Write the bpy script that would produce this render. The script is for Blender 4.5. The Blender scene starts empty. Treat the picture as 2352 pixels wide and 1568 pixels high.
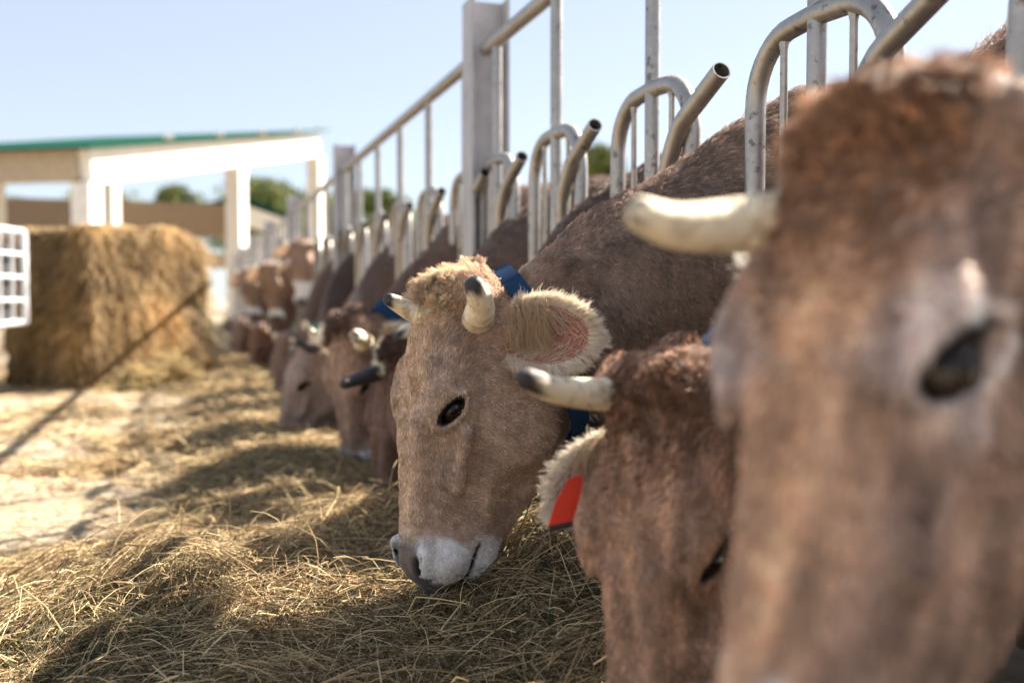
import bpy, math, random
import numpy as np
from mathutils import Vector, Matrix

rng = np.random.default_rng(7)
random.seed(7)
sc = bpy.context.scene
col = sc.collection

# ------------------------------------------------------------------ camera
EYE = 0.75
YAW = math.radians(17.84)
PITCH = math.radians(2.4)
F_PX = 2287.0            # focal length in pixels of a 2352-wide picture
cam_d = bpy.data.cameras.new('camera')
cam = bpy.data.objects.new('camera', cam_d)
col.objects.link(cam)
cam.location = (0, 0, EYE)
cam.rotation_euler = (math.pi / 2 - PITCH, 0, -YAW)
cam_d.sensor_width = 36
cam_d.lens = 35.0
cam_d.clip_start = 0.05
cam_d.clip_end = 2000
cam_d.dof.use_dof = True
cam_d.dof.focus_distance = 1.84
cam_d.dof.aperture_fstop = 1.9
sc.camera = cam

# ------------------------------------------------------------------ light
SUN_AZ = math.radians(19)      # from +X turned towards +Y
SUN_EL = math.radians(39.5)
world = bpy.data.worlds.new('World')
sc.world = world
world.use_nodes = True
wt = world.node_tree
bg = wt.nodes['Background']
sky = wt.nodes.new('ShaderNodeTexSky')
sky.sky_type = 'NISHITA'
sky.sun_disc = False
sky.sun_elevation = SUN_EL
sky.sun_rotation = math.pi / 2 - SUN_AZ
sky.air_density = 1.0
sky.dust_density = 0.5
sky.ozone_density = 2.6
sky.altitude = 600
hs = wt.nodes.new('ShaderNodeHueSaturation')
hs.inputs['Saturation'].default_value = 0.62
hs.inputs['Hue'].default_value = 0.515
wt.links.new(sky.outputs[0], hs.inputs['Color'])
flat = wt.nodes.new('ShaderNodeMixRGB')
flat.inputs[0].default_value = 0.5
flat.inputs[2].default_value = (3.15, 3.75, 4.25, 1)
wt.links.new(hs.outputs[0], flat.inputs[1])
wt.links.new(flat.outputs[0], bg.inputs[0])
bg.inputs[1].default_value = 0.0435
sd = bpy.data.lights.new('sun', 'SUN')
sun = bpy.data.objects.new('sun', sd)
col.objects.link(sun)
sd.energy = 5.0
sd.angle = math.radians(0.6)
sd.color = (1.0, 0.90, 0.76)
to_sun = Vector((math.cos(SUN_EL) * math.cos(SUN_AZ), math.cos(SUN_EL) * math.sin(SUN_AZ), math.sin(SUN_EL)))
sun.rotation_euler = to_sun.to_track_quat('Z', 'Y').to_euler()
sc.view_settings.view_transform = 'Standard'
sc.view_settings.look = 'None'
sc.view_settings.gamma = 1
sc.view_settings.exposure = 2.3
sc.cycles.max_bounces = 6
sc.cycles.diffuse_bounces = 3
sc.cycles.glossy_bounces = 3
sc.cycles.transmission_bounces = 4
sc.cycles.transparent_max_bounces = 4
sc.cycles.use_denoising = True
sc.cycles.sample_clamp_indirect = 6
sc.cycles_curves.shape = 'RIBBONS'

# camera basis for estimating where things stand
CF = np.array([math.sin(YAW) * math.cos(PITCH), math.cos(YAW) * math.cos(PITCH), -math.sin(PITCH)])
CR = np.array([math.cos(YAW), -math.sin(YAW), 0.0])
CU = np.cross(CR, CF)
CO = np.array([0, 0, EYE])


def P(px, py, z):
    return CO + CR * ((px - 1176) / F_PX * z) - CU * ((py - 784) / F_PX * z) + CF * z


def G(px, py, h=0.0):
    d = CR * ((px - 1176) / F_PX) - CU * ((py - 784) / F_PX) + CF
    return CO + d * ((h - EYE) / d[2])


def camdir(r, u, f):
    v = CR * r + np.array([0, 0, 1.0]) * u + np.array([math.sin(YAW), math.cos(YAW), 0]) * f
    return v / np.linalg.norm(v)


# ------------------------------------------------------------------ helpers
def tag(o, label=None, cat=None, group=None, kind=None):
    if label: o['label'] = label
    if cat: o['category'] = cat
    if group: o['group'] = group
    if kind: o['kind'] = kind
    return o


def link(name, data, mat=None, parent=None):
    o = bpy.data.objects.new(name, data)
    col.objects.link(o)
    if mat is not None:
        data.materials.append(mat)
    if parent is not None:
        o.parent = parent
    return o


def empty(name, loc, rz=0.0):
    o = bpy.data.objects.new(name, None)
    col.objects.link(o)
    o.location = loc
    o.rotation_euler = (0, 0, rz)
    o.empty_display_size = 0.1
    return o


def copy_tree(o, parent=None):
    c = o.copy()
    col.objects.link(c)
    if parent is not None:
        c.parent = parent
    for ch in list(o.children):
        copy_tree(ch, c)
    return c


class MB:
    """Collects vertices and faces for one mesh."""
    def __init__(s):
        s.v = []; s.f = []

    def add(s, v, f):
        b = len(s.v)
        s.v += [tuple(map(float, p)) for p in v]
        s.f += [tuple(i + b for i in q) for q in f]

    def box(s, lo, hi, M=None):
        x0, y0, z0 = lo; x1, y1, z1 = hi
        v = [(x0, y0, z0), (x1, y0, z0), (x1, y1, z0), (x0, y1, z0), (x0, y0, z1), (x1, y0, z1), (x1, y1, z1), (x0, y1, z1)]
        if M is not None:
            v = [M @ Vector(p) for p in v]
        s.add(v, [(0, 3, 2, 1), (4, 5, 6, 7), (0, 1, 5, 4), (1, 2, 6, 5), (2, 3, 7, 6), (3, 0, 4, 7)])

    def beam(s, a, b, w, h, up=(0, 0, 1)):
        a = Vector(a); b = Vector(b); d = (b - a).normalized()
        sd_ = d.cross(Vector(up))
        if sd_.length < 1e-4: sd_ = d.cross(Vector((0, 1, 0)))
        sd_.normalize(); u = sd_.cross(d)
        v = []
        for p in (a, b):
            for i, j in ((-1, -1), (1, -1), (1, 1), (-1, 1)):
                v.append(p + sd_ * (w / 2 * i) + u * (h / 2 * j))
        s.add(v, [(0, 1, 2, 3), (7, 6, 5, 4), (0, 4, 5, 1), (1, 5, 6, 2), (2, 6, 7, 3), (3, 7, 4, 0)])

    def tube(s, pts, r, n=14, cap=(True, True), hollow=None, rfun=None):
        pts = [Vector(p) for p in pts]
        rings = []
        prev = None
        m = len(pts)
        for i, p in enumerate(pts):
            if i == 0: t = pts[1] - p
            elif i == m - 1: t = p - pts[i - 1]
            else: t = (pts[i + 1] - pts[i - 1])
            t.normalize()
            if prev is None:
                prev = t.cross(Vector((0.13, 0.31, 0.94)))
                if prev.length < 0.1: prev = t.cross(Vector((1, 0, 0)))
            prev = (prev - t * prev.dot(t)).normalized()
            bt = t.cross(prev)
            rr = rfun(i / (m - 1)) if rfun else r
            rings.append([p + prev * (rr * math.cos(2 * math.pi * k / n)) + bt * (rr * math.sin(2 * math.pi * k / n)) for k in range(n)])
        v = [q for ring in rings for q in ring]
        f = []
        for i in range(m - 1):
            for k in range(n):
                k2 = (k + 1) % n
                f.append((i * n + k, i * n + k2, (i + 1) * n + k2, (i + 1) * n + k))
        if hollow:
            c = pts[-1]; t = (pts[-1] - pts[-2]).normalized()
            inner = [c + (q - c) * hollow for q in rings[-1]]
            deep = [q - t * 0.12 for q in inner]
            b = len(v); v += inner + deep
            for k in range(n):
                k2 = (k + 1) % n
                f.append(((m - 1) * n + k, (m - 1) * n + k2, b + k2, b + k))
                f.append((b + k, b + k2, b + n + k2, b + n + k))
            f.append(tuple(b + n + k for k in range(n)))
        elif cap[1]:
            f.append(tuple((m - 1) * n + k for k in range(n)))
        if cap[0]:
            f.append(tuple(reversed(range(n))))
        s.add(v, f)

    def build(s, name, mat=None, parent=None, smooth=False, origin=None):
        me = bpy.data.meshes.new(name)
        v = s.v
        if origin is not None:
            v = [(p[0] - origin[0], p[1] - origin[1], p[2] - origin[2]) for p in v]
        me.from_pydata(v, [], s.f)
        if smooth:
            me.shade_smooth()
            try: me.set_sharp_from_angle(angle=math.radians(38))
            except Exception: pass
        o = link(name, me, mat, parent)
        if origin is not None and parent is None:
            o.location = origin
        return o


def np_mesh(name, V, Fc, mat, parent=None, colors=None, smooth=True):
    me = bpy.data.meshes.new(name)
    n = len(V); m = len(Fc); k = Fc.shape[1]
    me.vertices.add(n); me.vertices.foreach_set('co', V.astype(np.float32).ravel())
    me.loops.add(m * k); me.loops.foreach_set('vertex_index', Fc.astype(np.int32).ravel())
    me.polygons.add(m); me.polygons.foreach_set('loop_start', np.arange(0, m * k, k, dtype=np.int32))
    me.update(calc_edges=True)
    if smooth: me.shade_smooth()
    if colors is not None:
        a = me.color_attributes.new('coat', 'FLOAT_COLOR', 'POINT')
        c = np.ones((n, 4), np.float32); c[:, :colors.shape[1]] = colors
        a.data.foreach_set('color', c.ravel())
    return link(name, me, mat, parent)


# ---- cheap smooth 3-D noise from sines
def sin_noise(seed, freq, n=7):
    r = np.random.default_rng(seed)
    K = r.normal(size=(n, 3)); K /= np.linalg.norm(K, axis=1, keepdims=True)
    K *= freq * r.uniform(0.6, 1.6, (n, 1)); ph = r.uniform(0, 6.28, n)
    A = r.uniform(0.6, 1.0, n); A /= A.sum() * 0.6
    def f(p):
        o = np.zeros(len(p))
        for k, q, a in zip(K, ph, A):
            o += a * np.sin(p @ k + q + 0.9 * np.sin(p @ np.roll(k, 1) * 0.7 + q * 2))
        return o
    return f


# ------------------------------------------------------------------ materials
def mat_new(name):
    m = bpy.data.materials.new(name); m.use_nodes = True
    return m, m.node_tree, m.node_tree.nodes['Principled BSDF']


def N(nt, t, **kw):
    n = nt.nodes.new(t)
    for k, v in kw.items():
        if k in n.inputs: n.inputs[k].default_value = v
        else: setattr(n, k, v)
    return n


def noise_mat(name, stops, scale=6, detail=8, rough=0.8, bump=0.0, bscale=None, metallic=0.0, distortion=0.0, stretch=None, spec=0.3, bdist=0.02):
    m, nt, b = mat_new(name)
    tc = N(nt, 'ShaderNodeTexCoord')
    mp = N(nt, 'ShaderNodeMapping')
    nt.links.new(tc.outputs['Object'], mp.inputs[0])
    if stretch: mp.inputs['Scale'].default_value = stretch
    nz = N(nt, 'ShaderNodeTexNoise', Scale=scale, Detail=detail, Distortion=distortion)
    nz.inputs['Roughness'].default_value = 0.6
    nt.links.new(mp.outputs[0], nz.inputs['Vector'])
    cr = N(nt, 'ShaderNodeValToRGB')
    el = cr.color_ramp.elements
    while len(el) > len(stops): el.remove(el[-1])
    while len(el) < len(stops): el.new(0.5)
    for e, (p, c) in zip(el, stops):
        e.position = p; e.color = (*c, 1)
    nt.links.new(nz.outputs['Fac'], cr.inputs[0])
    nt.links.new(cr.outputs[0], b.inputs['Base Color'])
    b.inputs['Roughness'].default_value = rough
    b.inputs['Metallic'].default_value = metallic
    b.inputs['Specular IOR Level'].default_value = spec
    if bump:
        n2 = N(nt, 'ShaderNodeTexNoise', Scale=bscale or scale * 4, Detail=6)
        nt.links.new(mp.outputs[0], n2.inputs['Vector'])
        bp = N(nt, 'ShaderNodeBump', Strength=bump, Distance=bdist)
        nt.links.new(n2.outputs['Fac'], bp.inputs['Height'])
        nt.links.new(bp.outputs[0], b.inputs['Normal'])
    return m


def galv_mat():
    m, nt, b = mat_new('galvanised_steel')
    tc = N(nt, 'ShaderNodeTexCoord')
    vo = N(nt, 'ShaderNodeTexVoronoi', Scale=85)
    nz = N(nt, 'ShaderNodeTexNoise', Scale=9, Detail=8)
    nd = N(nt, 'ShaderNodeTexNoise', Scale=45, Detail=4)
    for n in (vo, nz, nd): nt.links.new(tc.outputs['Object'], n.inputs['Vector'])
    mx = N(nt, 'ShaderNodeMath', operation='ADD')
    vs_ = N(nt, 'ShaderNodeMapRange'); vs_.inputs['To Min'].default_value = .35; vs_.inputs['To Max'].default_value = .65
    nt.links.new(vo.outputs['Color'], vs_.inputs['Value']); nt.links.new(vs_.outputs[0], mx.inputs[0]); nt.links.new(nz.outputs['Fac'], mx.inputs[1])
    ms = N(nt, 'ShaderNodeMath', operation='MULTIPLY'); ms.inputs[1].default_value = 0.5
    nt.links.new(mx.outputs[0], ms.inputs[0])
    cr = N(nt, 'ShaderNodeValToRGB')
    e = cr.color_ramp.elements
    e[0].position = 0.25; e[0].color = (0.24, 0.23, 0.22, 1)
    e[1].position = 0.75; e[1].color = (0.48, 0.46, 0.44, 1)
    nt.links.new(ms.outputs[0], cr.inputs[0])
    # grime spots
    g = N(nt, 'ShaderNodeValToRGB')
    ge = g.color_ramp.elements
    ge[0].position = 0.30; ge[0].color = (0.25, 0.25, 0.25, 1)
    ge[1].position = 0.40; ge[1].color = (1, 1, 1, 1)
    nt.links.new(nd.outputs['Fac'], g.inputs[0])
    mul = N(nt, 'ShaderNodeMixRGB', blend_type='MULTIPLY'); mul.inputs[0].default_value = 0.8
    nt.links.new(cr.outputs[0], mul.inputs[1]); nt.links.new(g.outputs[0], mul.inputs[2])
    nt.links.new(mul.outputs[0], b.inputs['Base Color'])
    b.inputs['Metallic'].default_value = 0.8
    rr = N(nt, 'ShaderNodeMapRange'); rr.inputs['To Min'].default_value = 0.28; rr.inputs['To Max'].default_value = 0.55
    nt.links.new(nz.outputs['Fac'], rr.inputs['Value']); nt.links.new(rr.outputs[0], b.inputs['Roughness'])
    bp = N(nt, 'ShaderNodeBump', Strength=0.12, Distance=0.002)
    nt.links.new(nd.outputs['Fac'], bp.inputs['Height']); nt.links.new(bp.outputs[0], b.inputs['Normal'])
    return m


def coat_mat():
    m, nt, b = mat_new('cow_coat')
    at = N(nt, 'ShaderNodeAttribute', attribute_name='coat')
    tc = N(nt, 'ShaderNodeTexCoord')
    mp = N(nt, 'ShaderNodeMapping'); mp.inputs['Scale'].default_value = (1, 1, 0.35)
    nt.links.new(tc.outputs['Object'], mp.inputs[0])
    nz = N(nt, 'ShaderNodeTexNoise', Scale=90, Detail=6)
    nt.links.new(mp.outputs[0], nz.inputs['Vector'])
    mr = N(nt, 'ShaderNodeMapRange'); mr.inputs['To Min'].default_value = 0.45; mr.inputs['To Max'].default_value = 1.3
    nt.links.new(nz.outputs['Fac'], mr.inputs['Value'])
    mul = N(nt, 'ShaderNodeMixRGB', blend_type='MULTIPLY'); mul.inputs[0].default_value = 1
    nt.links.new(at.outputs['Color'], mul.inputs[1]); nt.links.new(mr.outputs[0], mul.inputs[2])
    nt.links.new(mul.outputs[0], b.inputs['Base Color'])
    gr_ = N(nt, 'ShaderNodeMapRange'); gr_.inputs['To Min'].default_value = .22; gr_.inputs['To Max'].default_value = .75
    nt.links.new(at.outputs['Alpha'], gr_.inputs['Value']); nt.links.new(gr_.outputs[0], b.inputs['Roughness'])
    b.inputs['Specular IOR Level'].default_value = 0.3
    b.inputs['Sheen Weight'].default_value = 0.25
    b.inputs['Sheen Roughness'].default_value = 0.4
    bp = N(nt, 'ShaderNodeBump', Strength=0.5, Distance=0.003)
    nt.links.new(nz.outputs['Fac'], bp.inputs['Height']); nt.links.new(bp.outputs[0], b.inputs['Normal'])
    return m


def strand_mat(name, rough=0.5, transl=0.35, spec=0.3):
    """thin strands: tint is a per-curve attribute"""
    m, nt, b = mat_new(name)
    at = N(nt, 'ShaderNodeAttribute', attribute_name='tint')
    nt.links.new(at.outputs['Color'], b.inputs['Base Color'])
    b.inputs['Roughness'].default_value = rough
    b.inputs['Specular IOR Level'].default_value = spec
    tr = N(nt, 'ShaderNodeBsdfTranslucent')
    nt.links.new(at.outputs['Color'], tr.inputs['Color'])
    mx = N(nt, 'ShaderNodeMixShader'); mx.inputs[0].default_value = transl
    out = nt.nodes['Material Output']
    nt.links.new(b.outputs[0], mx.inputs[1]); nt.links.new(tr.outputs[0], mx.inputs[2])
    nt.links.new(mx.outputs[0], out.inputs['Surface'])
    return m


def horn_mat():
    m, nt, b = mat_new('horn')
    at = N(nt, 'ShaderNodeAttribute', attribute_name='coat')
    tc = N(nt, 'ShaderNodeTexCoord')
    nz = N(nt, 'ShaderNodeTexNoise', Scale=38, Detail=6, Distortion=1.2)
    nt.links.new(tc.outputs['Object'], nz.inputs['Vector'])
    mr = N(nt, 'ShaderNodeValToRGB')
    e = mr.color_ramp.elements
    e[0].position = 0.34; e[0].color = (0.35, 0.26, 0.18, 1); e[1].position = 0.5; e[1].color = (1, 1, 1, 1)
    nt.links.new(nz.outputs['Fac'], mr.inputs[0])
    mul = N(nt, 'ShaderNodeMixRGB', blend_type='MULTIPLY'); mul.inputs[0].default_value = 0.55
    nt.links.new(at.outputs['Color'], mul.inputs[1]); nt.links.new(mr.outputs[0], mul.inputs[2])
    nt.links.new(mul.outputs[0], b.inputs['Base Color'])
    b.inputs['Roughness'].default_value = 0.6
    b.inputs['Specular IOR Level'].default_value = 0.3
    b.inputs['Subsurface Weight'].default_value = 0.15
    b.inputs['Subsurface Radius'].default_value = (0.02, 0.01, 0.005)
    bp = N(nt, 'ShaderNodeBump', Strength=0.35, Distance=0.003)
    nt.links.new(nz.outputs['Fac'], bp.inputs['Height']); nt.links.new(bp.outputs[0], b.inputs['Normal'])
    return m


def plain(name, c, rough=0.5, metallic=0.0, spec=0.5, bump=0.0, bscale=40, var=0.25):
    d = tuple(x * (1 - var) for x in c)
    e = tuple(min(1, x * (1 + var * 0.4)) for x in c)
    return noise_mat(name, [(0.3, d), (0.7, e)], scale=bscale / 5, rough=rough, metallic=metallic, spec=spec, bump=bump, bscale=bscale)


M_galv = galv_mat()
M_coat = coat_mat()
def ear_mat():
    m, nt, b = mat_new('ear_skin')
    at = N(nt, 'ShaderNodeAttribute', attribute_name='coat')
    nt.links.new(at.outputs['Color'], b.inputs['Base Color'])
    b.inputs['Roughness'].default_value = .6
    tr = N(nt, 'ShaderNodeBsdfTranslucent'); nt.links.new(at.outputs['Color'], tr.inputs['Color'])
    mx = N(nt, 'ShaderNodeMixShader'); mx.inputs[0].default_value = .6
    nt.links.new(b.outputs[0], mx.inputs[1]); nt.links.new(tr.outputs[0], mx.inputs[2])
    nt.links.new(mx.outputs[0], nt.nodes['Material Output'].inputs['Surface'])
    return m


M_ear = ear_mat()
M_fur = strand_mat('fur', rough=0.36, transl=0.2, spec=0.5)
M_straw = strand_mat('straw', rough=0.5, transl=0.3, spec=0.4)
M_horn = horn_mat()
M_eye = plain('eyeball', (0.010, 0.006, 0.005), rough=0.05, spec=0.4, var=0.5)
M_iris = plain('iris', (0.020, 0.008, 0.004), rough=0.06, spec=0.6)
M_collar = plain('blue_webbing', (0.014, 0.045, 0.11), spec=.15, rough=0.9, bump=0.12, bscale=700, var=0.2)
M_collar_g = plain('green_webbing', (0.03, 0.22, 0.16), rough=0.7, bump=0.5, bscale=300)
M_red = plain('red_plastic', (0.75, 0.045, 0.02), rough=0.45)
M_black = plain('black_plastic', (0.015, 0.015, 0.017), rough=0.5)
M_white = plain('white_painted_concrete', (0.82, 0.79, 0.74), rough=0.85, bump=0.2)
M_tan = plain('shaded_shed_concrete', (0.50, 0.40, 0.29), rough=0.9, bump=0.2)  # tan tone of the unlit eave face put into the colour
M_shade = plain('shaded_barn_board', (0.27, 0.195, 0.13), rough=0.9, bump=0.3)  # board colour darkened to carry the shade on the barn and under the roof
M_green = plain('green_sheet_roof', (0.004, 0.055, 0.038), spec=0.05, rough=0.95)
M_cage = plain('cage_wire', (0.72, 0.73, 0.76), rough=0.4)
M_dark = plain('dark_steel', (0.03, 0.03, 0.035), rough=0.6)
M_beam = plain('zinc_post', (0.46, 0.44, 0.45), rough=0.5, metallic=0.35, bump=0.1)
M_curb = noise_mat('curb_concrete', [(0.3, (0.09, 0.075, 0.06)), (0.7, (0.2, 0.17, 0.14))], scale=7, rough=0.9, bump=0.5)


def ground_mat():
    m, nt, b = mat_new('feed_alley_concrete')
    tc = N(nt, 'ShaderNodeTexCoord')
    n1 = N(nt, 'ShaderNodeTexNoise', Scale=2.2, Detail=10)
    n2 = N(nt, 'ShaderNodeTexNoise', Scale=30, Detail=8)
    vo = N(nt, 'ShaderNodeTexVoronoi', Scale=0.55, feature='DISTANCE_TO_EDGE')
    mpw = N(nt, 'ShaderNodeMixRGB', blend_type='ADD'); mpw.inputs[0].default_value = 0.5
    nt.links.new(tc.outputs['Object'], mpw.inputs[1]); nt.links.new(n1.outputs['Color'], mpw.inputs[2])
    for n in (n1, n2): nt.links.new(tc.outputs['Object'], n.inputs['Vector'])
    nt.links.new(mpw.outputs[0], vo.inputs['Vector'])
    cr = N(nt, 'ShaderNodeValToRGB')
    e = cr.color_ramp.elements
    e[0].position = 0.3; e[0].color = (0.26, 0.21, 0.15, 1)
    e[1].position = 0.7; e[1].color = (0.45, 0.38, 0.29, 1)
    nt.links.new(n1.outputs['Fac'], cr.inputs[0])
    c2 = N(nt, 'ShaderNodeValToRGB')
    e = c2.color_ramp.elements
    e[0].position = 0.35; e[0].color = (0.5, 0.45, 0.4, 1)
    e[1].position = 0.6; e[1].color = (1, 1, 1, 1)
    nt.links.new(n2.outputs['Fac'], c2.inputs[0])
    c3 = N(nt, 'ShaderNodeValToRGB')
    e = c3.color_ramp.elements
    e[0].position = 0.0; e[0].color = (0.12, 0.1, 0.09, 1)
    e[1].position = 0.02; e[1].color = (1, 1, 1, 1)
    nt.links.new(vo.outputs['Distance'], c3.inputs[0])
    a = N(nt, 'ShaderNodeMixRGB', blend_type='MULTIPLY'); a.inputs[0].default_value = 0.8
    bb = N(nt, 'ShaderNodeMixRGB', blend_type='MULTIPLY'); bb.inputs[0].default_value = 0.9
    nt.links.new(cr.outputs[0], a.inputs[1]); nt.links.new(c2.outputs[0], a.inputs[2])
    nt.links.new(a.outputs[0], bb.inputs[1]); nt.links.new(c3.outputs[0], bb.inputs[2])
    nt.links.new(bb.outputs[0], b.inputs['Base Color'])
    b.inputs['Roughness'].default_value = 0.8
    bp = N(nt, 'ShaderNodeBump', Strength=0.5, Distance=0.01)
    nt.links.new(n2.outputs['Fac'], bp.inputs['Height']); nt.links.new(bp.outputs[0], b.inputs['Normal'])
    return m


M_ground = ground_mat()

# ================================================================== SETTING
g = MB(); g.add([(-400, -60, 0), (400, -60, 0), (400, 700, 0), (-400, 700, 0)], [(0, 1, 2, 3)])
tag(g.build('ground', M_ground), kind='structure')

FX = 1.08            # the feed fence stands on the line x = FX
PITCH_P = 3.76       # distance between posts
POST0 = -0.01
kb = MB(); kb.box((FX - 0.07, -3, 0), (FX + 0.07, 34, 0.24))
tag(kb.build('feed_kerb', M_curb), 'low concrete kerb running under the steel feed fence', 'kerb')

# ------------------------------------------------------------------ posts
def make_post():
    m = MB(); y = 0
    m.box((-0.075, y - 0.07, 0), (-0.064, y + 0.07, 1.9))
    m.box((0.064, y - 0.07, 0), (0.075, y + 0.07, 1.9))
    m.box((-0.064, y - 0.005, 0), (0.064, y + 0.005, 1.897))
    return m.build('steel_post', M_beam)


post = make_post()
n_posts = 8
plabels = ['tall grey steel section post out of frame beside the camera',
           'tall grey steel H section post nearest in view, behind the pale horned cow',
           'second grey steel H section post along the feed fence, left of the tall one']
for i in range(n_posts):
    o = post if i == 0 else post.copy()
    if i: col.objects.link(o)
    o.location = (FX + 0.02, POST0 + i * PITCH_P, 0)
    tag(o, plabels[i] if i < 3 else f'far grey steel post of the feed fence, {["third","fourth","fifth","sixth","seventh"][i-3]} from the camera', 'post', 'steel posts of the feed fence')

# ------------------------------------------------------------------ fence panels
def arc_loop(hw, ztop, zbot, r=0.13, n=9):
    pts = [(0, -hw, zbot), (0, -hw, ztop - r)]
    for k in range(1, n):
        a = math.pi - k * math.pi / 2 / n
        pts.append((0, -hw + r + r * math.cos(a), ztop - r + r * math.sin(a) ))
    pts.append((0, -hw + r, ztop)); pts.append((0, 0, ztop + 0.004)); pts.append((0, hw - r, ztop))
    for k in range(1, n):
        a = math.pi / 2 - k * math.pi / 2 / n
        pts.append((0, hw - r + r * math.cos(a), ztop - r + r * math.sin(a)))
    pts += [(0, hw, ztop - r), (0, hw, zbot)]
    return pts


def make_panel():
    """one panel of locking feed fence; local y=0 at its near post"""
    root = empty('feed_fence_panel', (FX, 0, 0))
    m = MB(); m.tube([(0, 0.075, 1.70), (0, PITCH_P - 0.075, 1.70)], 0.0265, n=16)
    m.build('top_rail', M_galv, root, smooth=True)
    m = MB(); m.tube([(0.0, 0.075, 0.42), (0.0, PITCH_P - 0.075, 0.42)], 0.026, n=14)
    m.build('bottom_rail', M_galv, root, smooth=True)
    for k in range(6):
        y = 0.22 + 0.675 * k
        if k == 5: y = 3.545
        m = MB(); m.tube([(0, y, 0.33), (0, y, 1.676)], 0.0185, n=14)
        m.build('upright', M_galv, root, smooth=True)
    for k in range(6):
        y = 0.22 + 0.675 * k
        if k == 5: y = 3.545
        m = MB(); m.tube([(x + 0.0, y + yy, z) for x, yy, z in arc_loop(0.205, 1.26, 0.43)], 0.0205, n=16)
        lp = m.build('loop_pipe', M_galv, root, smooth=True)
        for s in (-1, 1):
            m = MB(); m.tube([(0, y + s * 0.105, 0.44), (0, y + s * 0.105, 1.222), (0, y + s * 0.105, 1.246)], 0.0075, n=8, rfun=lambda t: .0075 if t < .9 else .0125)
            m.build('rod', M_galv, lp, smooth=True)
        # swinging neck bar with its open end
        b0 = Vector((-0.036, y - 0.145, 0.45)); b1 = Vector((-0.036, y - 0.145, 1.03)); tip = Vector((-0.034, y - 0.395, 1.222))
        pts = [b0, b1]
        bend = Vector((-0.036, y - 0.15, 1.11))
        for q in (0.2, 0.4, 0.6, 0.8):
            pts.append(b1.lerp(bend, q).lerp(bend.lerp(tip, 0.35), q))
        pts += [bend.lerp(tip, 0.36), bend.lerp(tip, 0.7), tip]
        m = MB(); m.tube(pts, 0.0205, n=18, hollow=0.86)
        m.build('neck_bar', M_galv, root, smooth=True)
    return root


panel = make_panel()
for i in range(-1, 7):
    o = panel if i == -1 else copy_tree(panel)
    o.location = (FX, POST0 + i * PITCH_P, 0)
    lab = {-1: 'galvanised feed fence panel beside the camera before the first post',
           0: 'nearest galvanised panel of looped pipes and open ended neck bars',
           1: 'galvanised panel of upright bars between the two tallest grey posts'}.get(i, f'blurred distant galvanised fence panel beyond the second post, {["","","first","second","third","fourth","fifth"][i]} of those')
    tag(o, lab, 'fence panel', 'panels of the feed fence')

# ================================================================== COWS
def lut(pairs, smooth=0.012):
    ys, vs = zip(*pairs)
    g_ = np.linspace(-0.1, 0.7, 801)
    v = np.interp(g_, ys, vs)
    k = np.exp(-0.5 * (np.arange(-40, 41) * 0.001 / smooth) ** 2); k /= k.sum()
    v = np.convolve(np.pad(v, 40, mode='edge'), k, 'valid')
    return lambda y: np.interp(y, g_, v)


Y = [-.045, -.03, 0, .05, .10, .16, .22, .28, .34, .40, .45, .50, .54, .565, .58]
ZT = lut(list(zip(Y, [-.09, -.070, -.030, -.006, .008, .011, .006, -.006, -.015, -.021, -.025, -.031, -.045, -.066, -.085])))
ZB = lut(list(zip(Y, [-.09, -.12, -.16, -.21, -.26, -.300, -.325, -.330, -.312, -.276, -.244, -.214, -.184, -.145, -.11])))
WT = lut(list(zip(Y, [.015, .055, .078, .088, .097, .104, .103, .090, .075, .063, .061, .064, .058, .034, .008])))
WB = lut(list(zip(Y, [.015, .045, .065, .082, .088, .088, .082, .070, .056, .048, .044, .044, .040, .022, .006])))


def smin(a, b, k):
    h = np.clip(0.5 + 0.5 * (b - a) / k, 0, 1)
    return b + (a - b) * h - k * h * (1 - h)


def smax(a, b, k):
    return -smin(-a, -b, k)


def ell(x, y, z, c, r):
    k0 = np.sqrt(((x - c[0]) / r[0]) ** 2 + ((y - c[1]) / r[1]) ** 2 + ((z - c[2]) / r[2]) ** 2)
    return (k0 - 1) * min(r)


def caps(x, y, z, a, b, ra, rb):
    ax, ay, az = a; dx, dy, dz = b[0] - a[0], b[1] - a[1], b[2] - a[2]
    L = dx * dx + dy * dy + dz * dz
    t = np.clip(((x - ax) * dx + (y - ay) * dy + (z - az) * dz) / L, 0, 1)
    return np.sqrt((x - ax - t * dx) ** 2 + (y - ay - t * dy) ** 2 + (z - az - t * dz) ** 2) - (ra + (rb - ra) * t)


nz_head = sin_noise(3, 95)
nz_vein = sin_noise(4, 52)
nz_body = sin_noise(5, 16)

EYE_C = (0.093, 0.238, -0.040)
EYE_K = 1.0


EW = np.array([.88, .06, .47]); EW /= np.linalg.norm(EW)
EA = np.array([0, .80, .60]); EA = EA - EW * (EA @ EW); EA /= np.linalg.norm(EA)
EB = np.cross(EW, EA)


def eye_frame(x, y, z):
    dx, dy, dz = x - EYE_C[0], y - EYE_C[1], z - EYE_C[2]
    return (dx * EW[0] + dy * EW[1] + dz * EW[2], (dx * EA[0] + dy * EA[1] + dz * EA[2]) / EYE_K, (dx * EB[0] + dy * EB[1] + dz * EB[2]) / EYE_K)


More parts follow.
